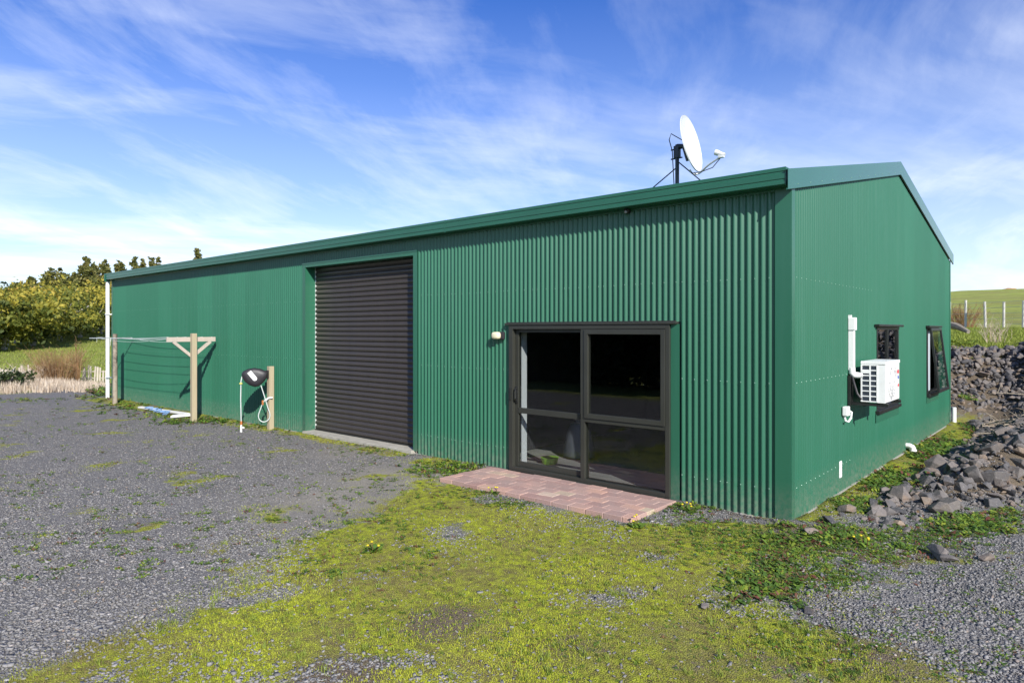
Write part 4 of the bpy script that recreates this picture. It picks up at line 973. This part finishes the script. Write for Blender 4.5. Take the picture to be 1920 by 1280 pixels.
blades('paddock_grass', P, H(P[:, 0], P[:, 1]), .05 + .08 * rng.random(n), .02 + .02 * rng.random(n), rng.random(n) * .9, 'field_grass', .6, label='green paddock grass rising to the trees on the left', cat='grass')

# ------------------------------------------------------------------ fences
pf = empty('paling_fence', (*at(100, 735, 27)[:2], -.3), 'low fence of bleached uneven palings beyond the dry grass', 'fence')
r = random.Random(5); px_ = -50; o0 = Vector(pf.location)
while px_ < 200:
    Zp = 27.2 + .8 * (px_ / 200); p = at(px_, 700, Zp); zg = gz(p[0], p[1]); hh = r.uniform(.5, .74) * (1 if r.random() > .12 else .75); w_ = r.uniform(.05, .085)
    o = MB().box((-w_ / 2, -.012, -.1), (w_ / 2, .012, hh), bev=.003).build('paling', 'paling', pf); o.location = (p[0] - o0.x, p[1] - o0.y, zg - o0.z); o.rotation_euler = (r.gauss(0, .05), r.gauss(0, .05), rad(41) + r.gauss(0, .1)); px_ += r.uniform(3.8, 7)
for zr in (.18, .45):
    a = at(-50, 700, 27.25); b_ = at(200, 700, 28.05); MB().tube([(a[0] - o0.x, a[1] - o0.y + .03, gz(a[0], a[1]) + zr - o0.z), (b_[0] - o0.x, b_[1] - o0.y + .03, gz(b_[0], b_[1]) + zr - o0.z)], .02, 5).build('rail', 'paling', pf)
def wire_fence(pts, hgt, rad_, mat, label, wires):
    c = pts[len(pts) // 2]; e = empty('wire_fence', (c[0], c[1], gz(c[0], c[1])), label, 'fence'); o0 = Vector(e.location); r = random.Random(8); tops = []
    for p in pts:
        zg = gz(p[0], p[1]); h_ = hgt * r.uniform(.92, 1.06); b0 = Vector((p[0], p[1], zg)) - o0
        MB().tube([tuple(b0 - Vector((0, 0, .2))), tuple(b0 + Vector((r.gauss(0, .03), r.gauss(0, .03), h_)))], rad_, 8).build('fence_post', mat, e); tops.append(b0)
    for k in range(wires): MB().tube([tuple(b + Vector((0, 0, hgt * (.2 + .75 * k / max(1, wires - 1))))) for b in tops], .006, 4).build('fence_wire', 'galvanised', e)
wire_fence([at(x, 600, Zq) for x, Zq in ((1748, 30.5), (1780, 29.7), (1810, 29), (1848, 28.2), (1882, 27.4), (1918, 26.4), (1958, 25.6))], 1.22, .045, 'weathered_post', 'wire fence with pale posts on the grass above the rubble bank', 5)
tl = []
for k in range(24):
    t = k / 23; X = -40 + 260 * t; Zq = 43 + 34 * t; tl.append(at(X, 640, Zq))
wire_fence(tl, 1.05, .055, 'paling', 'distant post and wire fence along the foot of the autumn trees', 3)

# ------------------------------------------------------------------ trees and shrubs
def crown_mesh(name, blobs, n, leaf, rn_fn, droop=0.0, inner=.25, pw=.67):
    """leaf quads scattered in clumps over ellipsoid blobs (cx,cy,cz,rx,ry,rz)"""
    vol = np.array([b[3] * b[4] * b[5] for b in blobs]) ** pw; pb_ = vol / vol.sum(); cl_c = []; cl_r = []; 
    ncl = max(30, n // 28)
    for i in rng.choice(len(blobs), ncl, p=pb_):
        b = blobs[i]; d = rng.normal(0, 1, 3); d /= np.linalg.norm(d); rr = (inner + (1 - inner) * rng.random() ** .45); cl_c.append(np.array(b[:3]) + d * np.array(b[3:]) * rr); cl_r.append((b[3] * b[4] * b[5]) ** .333 * rng.uniform(.14, .30))
    cl_c = np.array(cl_c); cl_r = np.array(cl_r); ci = rng.integers(0, ncl, n); C_ = cl_c[ci] + rng.normal(0, 1, (n, 3)) * cl_r[ci][:, None] * np.array([1, 1, .7]); C_[:, 2] -= droop * rng.random(n)
    a = rng.normal(0, 1, (n, 3)); a /= np.linalg.norm(a, axis=1)[:, None]; b = rng.normal(0, 1, (n, 3)); b -= a * (a * b).sum(1)[:, None]; b /= np.linalg.norm(b, axis=1)[:, None]
    s = leaf * (.6 + .8 * rng.random(n))[:, None]; V = np.stack([C_ - a * s, C_ - b * s * .55, C_ + a * s, C_ + b * s * .55], 1)
    tone = np.clip(rng.random(ncl) * 1.25 - .12, 0, 1)[ci] * .75 + rng.random(n) * .25
    return np_mesh(name, V.reshape(-1, 3), np.arange(4 * n).reshape(-1, 4), np.repeat(np.clip(rn_fn(C_, tone), 0, 1), 4))
ORD = ['first', 'second', 'third', 'fourth', 'fifth', 'sixth', 'seventh', 'eighth', 'ninth', 'tenth', 'eleventh', 'twelfth', 'thirteenth', 'fourteenth']
def limb_trunk(h, r0, spread, seed, bark, parent, nb=6):
    r = random.Random(seed); mb = MB(); mb.tube([(0, 0, -.3), (.05, .02, h * .25), (r.uniform(-.1, .1), r.uniform(-.1, .1), h * .5), (r.uniform(-.3, .3), r.uniform(-.3, .3), h * .85)], [r0, r0 * .8, r0 * .55, r0 * .15], 8)
    for k in range(nb):
        a = 6.283 * k / nb + r.uniform(-.3, .3); z0 = h * r.uniform(.12, .45); L_ = spread * r.uniform(.6, 1.0); mb.tube([(0, 0, z0), (math.cos(a) * L_ * .4, math.sin(a) * L_ * .4, z0 + L_ * .35), (math.cos(a) * L_ * .8, math.sin(a) * L_ * .8, z0 + L_ * .55), (math.cos(a) * L_, math.sin(a) * L_, z0 + L_ * .75)], [r0 * .6, r0 * .45, r0 * .3, r0 * .1], 6)
    mb.build('trunk', bark, parent, smooth=True)
def broadleaf(px_, base_y, Z, top_y, rx, seed, label, mat='autumn_leaf', n=7500, leaf=.15, tone=.0, cat='tree', group='autumn trees along the paddock edge', nm='broadleaf_tree'):
    p = at(px_, base_y, Z); zg = gz(p[0], p[1]); hh = (HZ - top_y - 8) / FPX * Z + 2.0 - zg; t = empty(nm, (p[0], p[1], zg), label, cat, group)
    r = random.Random(seed); bl = [(0, 0, hh * .55, rx * .75, rx * .75, hh * .42)]
    for k in range(9):
        a = r.uniform(0, 6.283); q = r.uniform(.35, .8); bl.append((math.cos(a) * rx * q, math.sin(a) * rx * q, hh * r.uniform(.32, .82), rx * r.uniform(.3, .5), rx * r.uniform(.3, .5), hh * r.uniform(.14, .24)))
    link('crown', crown_mesh('crown', bl, n, leaf, lambda C_, q: q * .85 + .30 * (C_[:, 2] / hh - .45) + tone - .06), mat, t)
    limb_trunk(hh * .9, .10 + hh * .022, rx * .8, seed, 'pale_bark', t, 8)
bt = [(-45, 668, 44, 545, 3.0), (8, 664, 46, 538, 3.2), (62, 655, 50, 533, 3.4), (112, 645, 55, 536, 3.6), (150, 640, 60, 528, 3.8), (190, 633, 66, 530, 4.0), (235, 628, 72, 520, 4.2), (35, 650, 60, 530, 4.2), (90, 640, 66, 522, 4.4)]
for k, (a, b_, Zq, ty, rx) in enumerate(bt):
    wh = f'{ORD[k]} from the left' if k < 7 else ('behind the second and third trees' if k == 7 else 'behind the third and fourth trees')
    broadleaf(a, b_, Zq, ty, rx, 40 + k, f'yellowing broadleaf tree at the paddock edge, {wh}', tone=(-.08, -.02, .0, .02, -.03, .08, .1, .05, .02)[k])
def conifer(px_, Z, top_y, rx, seed, label, n=6500):
    p = at(px_, 620, Z); zg = gz(p[0], p[1]); hh = (HZ - top_y) / FPX * Z + 2.0 - zg; t = empty('conifer_tree', (p[0], p[1], zg), label, 'conifer', 'conifers behind the autumn trees')
    r = random.Random(seed); bl = []
    for k in range(15):
        q = k / 14; rr = rx * (1.04 - q) ** .75 * r.uniform(.7, 1.1); a = r.uniform(0, 6.283); bl.append((math.cos(a) * rr * .4, math.sin(a) * rr * .4, hh * (.12 + .82 * q), rr * .8 + .25, rr * .8 + .25, hh * .09))
    link('crown', crown_mesh('crown', bl, n, .22, lambda C_, q: q * .8 + .15, inner=.0, pw=.42), 'conifer_leaf', t)
    MB().tube([(0, 0, -.3), (0, 0, hh * .5), (0, 0, hh * .97)], [.25, .16, .03], 7).build('trunk', 'bark', t)
cf_ = [(62, 92, 520, 2.6), (92, 96, 503, 3.4), (116, 100, 505, 3.2), (160, 96, 484, 3.0), (176, 110, 492, 2.6), (194, 108, 486, 2.2), (224, 100, 491, 2.3), (254, 104, 481, 2.2), (268, 116, 488, 1.6), (284, 112, 484, 1.8), (297, 118, 486, 1.8), (370, 104, 470, 2.8), (140, 104, 512, 3.0), (30, 96, 528, 2.6)]
names = ['rounded dark conifer rising above the autumn trees, ' + q for q in ('leftmost of the main group', 'second of the main group', 'third of the main group')] + ['tall broad pointed conifer left of the shed gutter end', 'slim conifer right behind the tall broad one', 'narrow spired conifer just left of shed corner', 'loose topped conifer peeping over gutter end', 'pointed golden conifer peeping over the gutter', 'thin conifer between two peeping over the gutter', 'forked conifer top above the gutter', 'last of the row of conifer tops above gutter', 'lone bushy tree top showing above middle of the gutter', 'low conifer filling gap left of the tall broad one', 'small conifer farthest left above the autumn trees']
for k, ((a, Zq, ty, rx), nm_) in enumerate(zip(cf_, names)): conifer(a, Zq, ty, rx, 70 + k, nm_)
broadleaf(12, 640, 120, 527, 5, 91, 'dark distant tree low at the far left edge', 'dark_leaf', 2500, .3, 0, 'tree', None, 'distant_tree')
broadleaf(0, 738, 24.2, 688, 1.1, 93, 'dark leaf clump standing in for a shadow at the left edge beside the dry grass', 'dark_leaf', 2600, .05, .3, 'shadow_clump', None, 'shadow_clump')  # dark leaf clump added in place of a shadow at the left edge
def twiggy(px_, base_y, Z, hh, w, n, mat, label, nm='dry_shrub', th=.006):
    p = at(px_, base_y, Z); t = empty(nm, (p[0], p[1], gz(p[0], p[1])), label, 'shrub'); r = random.Random(int(px_) + n); mb = MB()
    for k in range(n):
        a = r.uniform(0, 6.283); L_ = hh * r.uniform(.5, 1.05); s = w * r.random() ** .6; x0_, y0_ = math.cos(a) * s * .45, math.sin(a) * s * .45
        pts = [(x0_, y0_, 0), (x0_ + math.cos(a) * s * .15 + r.gauss(0, .04), y0_ + math.sin(a) * s * .15, L_ * .5), (x0_ + math.cos(a) * s * .5 + r.gauss(0, .08), y0_ + math.sin(a) * s * .5 + r.gauss(0, .08), L_)]
        mb.tube(pts, [th, th * .8, th * .3], 3, cap=False)
        for q in range(3):
            b0 = Vector(pts[1]).lerp(Vector(pts[2]), r.random()); e = b0 + Vector((r.gauss(0, .12), r.gauss(0, .12), r.uniform(.05, .25))) * (hh / 1.2); mb.tube([tuple(b0), tuple(e)], [th * .6, th * .25], 3, cap=False)
    o = mb.build('stems', mat, t); a_ = o.data.attributes.new('rnd', 'FLOAT', 'POINT'); a_.data.foreach_set('value', np.repeat(rng.random(len(o.data.vertices) // 3 + 1), 3)[:len(o.data.vertices)].astype(np.float32))
twiggy(108, 712, 27.0, 1.35, 1.25, 420, 'brown_twig', 'bushy red-brown bare shrub beyond the dry grass')
twiggy(60, 716, 26.6, .8, 1.1, 220, 'straw', 'lower pale bare shrub left of the red-brown one')
twiggy(147, 712, 26.4, 1.75, .16, 14, 'brown_twig', 'single thin leafless sapling beside the red-brown shrub', 'sapling', .012)
twiggy(1800, 612, 36, 1.3, 1.5, 170, 'brown_twig', 'brown bare thicket behind the pale fence posts', th=.012)
twiggy(1868, 640, 18.2, .7, .5, 40, 'straw', 'dry weed stalks standing on the grass above the rubble')
p = at(1795, 646, 17.0); y_ = empty('flowering_weed', (p[0], p[1], gz(p[0], p[1])), 'bright yellow-green weed clump at back corner above the rubble', 'weed')
o = rosettes('leaves', [(random.gauss(0, .16), random.gauss(0, .16), random.uniform(0, .2)) for _ in range(60)], [.10] * 60, 'weed_leaf', .8, 1.0); o.parent = y_; del o['kind']
a = at(1775, 608, 22.0); b_ = at(1816, 622, 21.0)
MB().tube([tuple(a), tuple((a + b_) / 2 + np.array([0, 0, .05])), tuple(b_)], [.12, .11, .06], 8).build('fallen_log', 'bark', smooth=True, label='dark fallen log lying on the grass behind the shed corner', cat='log')
p = at(1893, 551, 150); bm = bmesh.new(); bmesh.ops.create_icosphere(bm, subdivisions=3, radius=1)
for v in bm.verts: v.co *= 1 + .25 * mnoise.noise(v.co * 2); v.co = Vector((v.co.x * 1.7, v.co.y * 1.4, v.co.z * .55))
me = bpy.data.meshes.new('clay_mound'); bm.to_mesh(me); bm.free(); o = link('clay_mound', me, 'clay', kind='structure', smooth=True); o.location = (p[0], p[1], gz(p[0], p[1]) + .2)

# hedge on the far side of the yard, which the glass door mirrors
hd = empty('yard_hedge', (-12, -14.0, 0), 'dark evergreen hedge across the yard, seen mirrored in the glass door', 'hedge')
bl = [(x, random.uniform(-.4, .4), random.uniform(1.0, 2.0), 1.3, 1.0, random.uniform(1.3, 2.0)) for x in np.arange(-14, 10.5, 1.0)]
link('crown', crown_mesh('crown', bl, 30000, .2, lambda C_, q: q), 'dark_leaf', hd)
mb = MB()
for x in np.arange(-13.5, 10.5, 1.5): mb.tube([(x, 0, -.2), (x + .1, .05, 1.6)], [.09, .04], 6)
mb.build('stems', 'bark', hd)
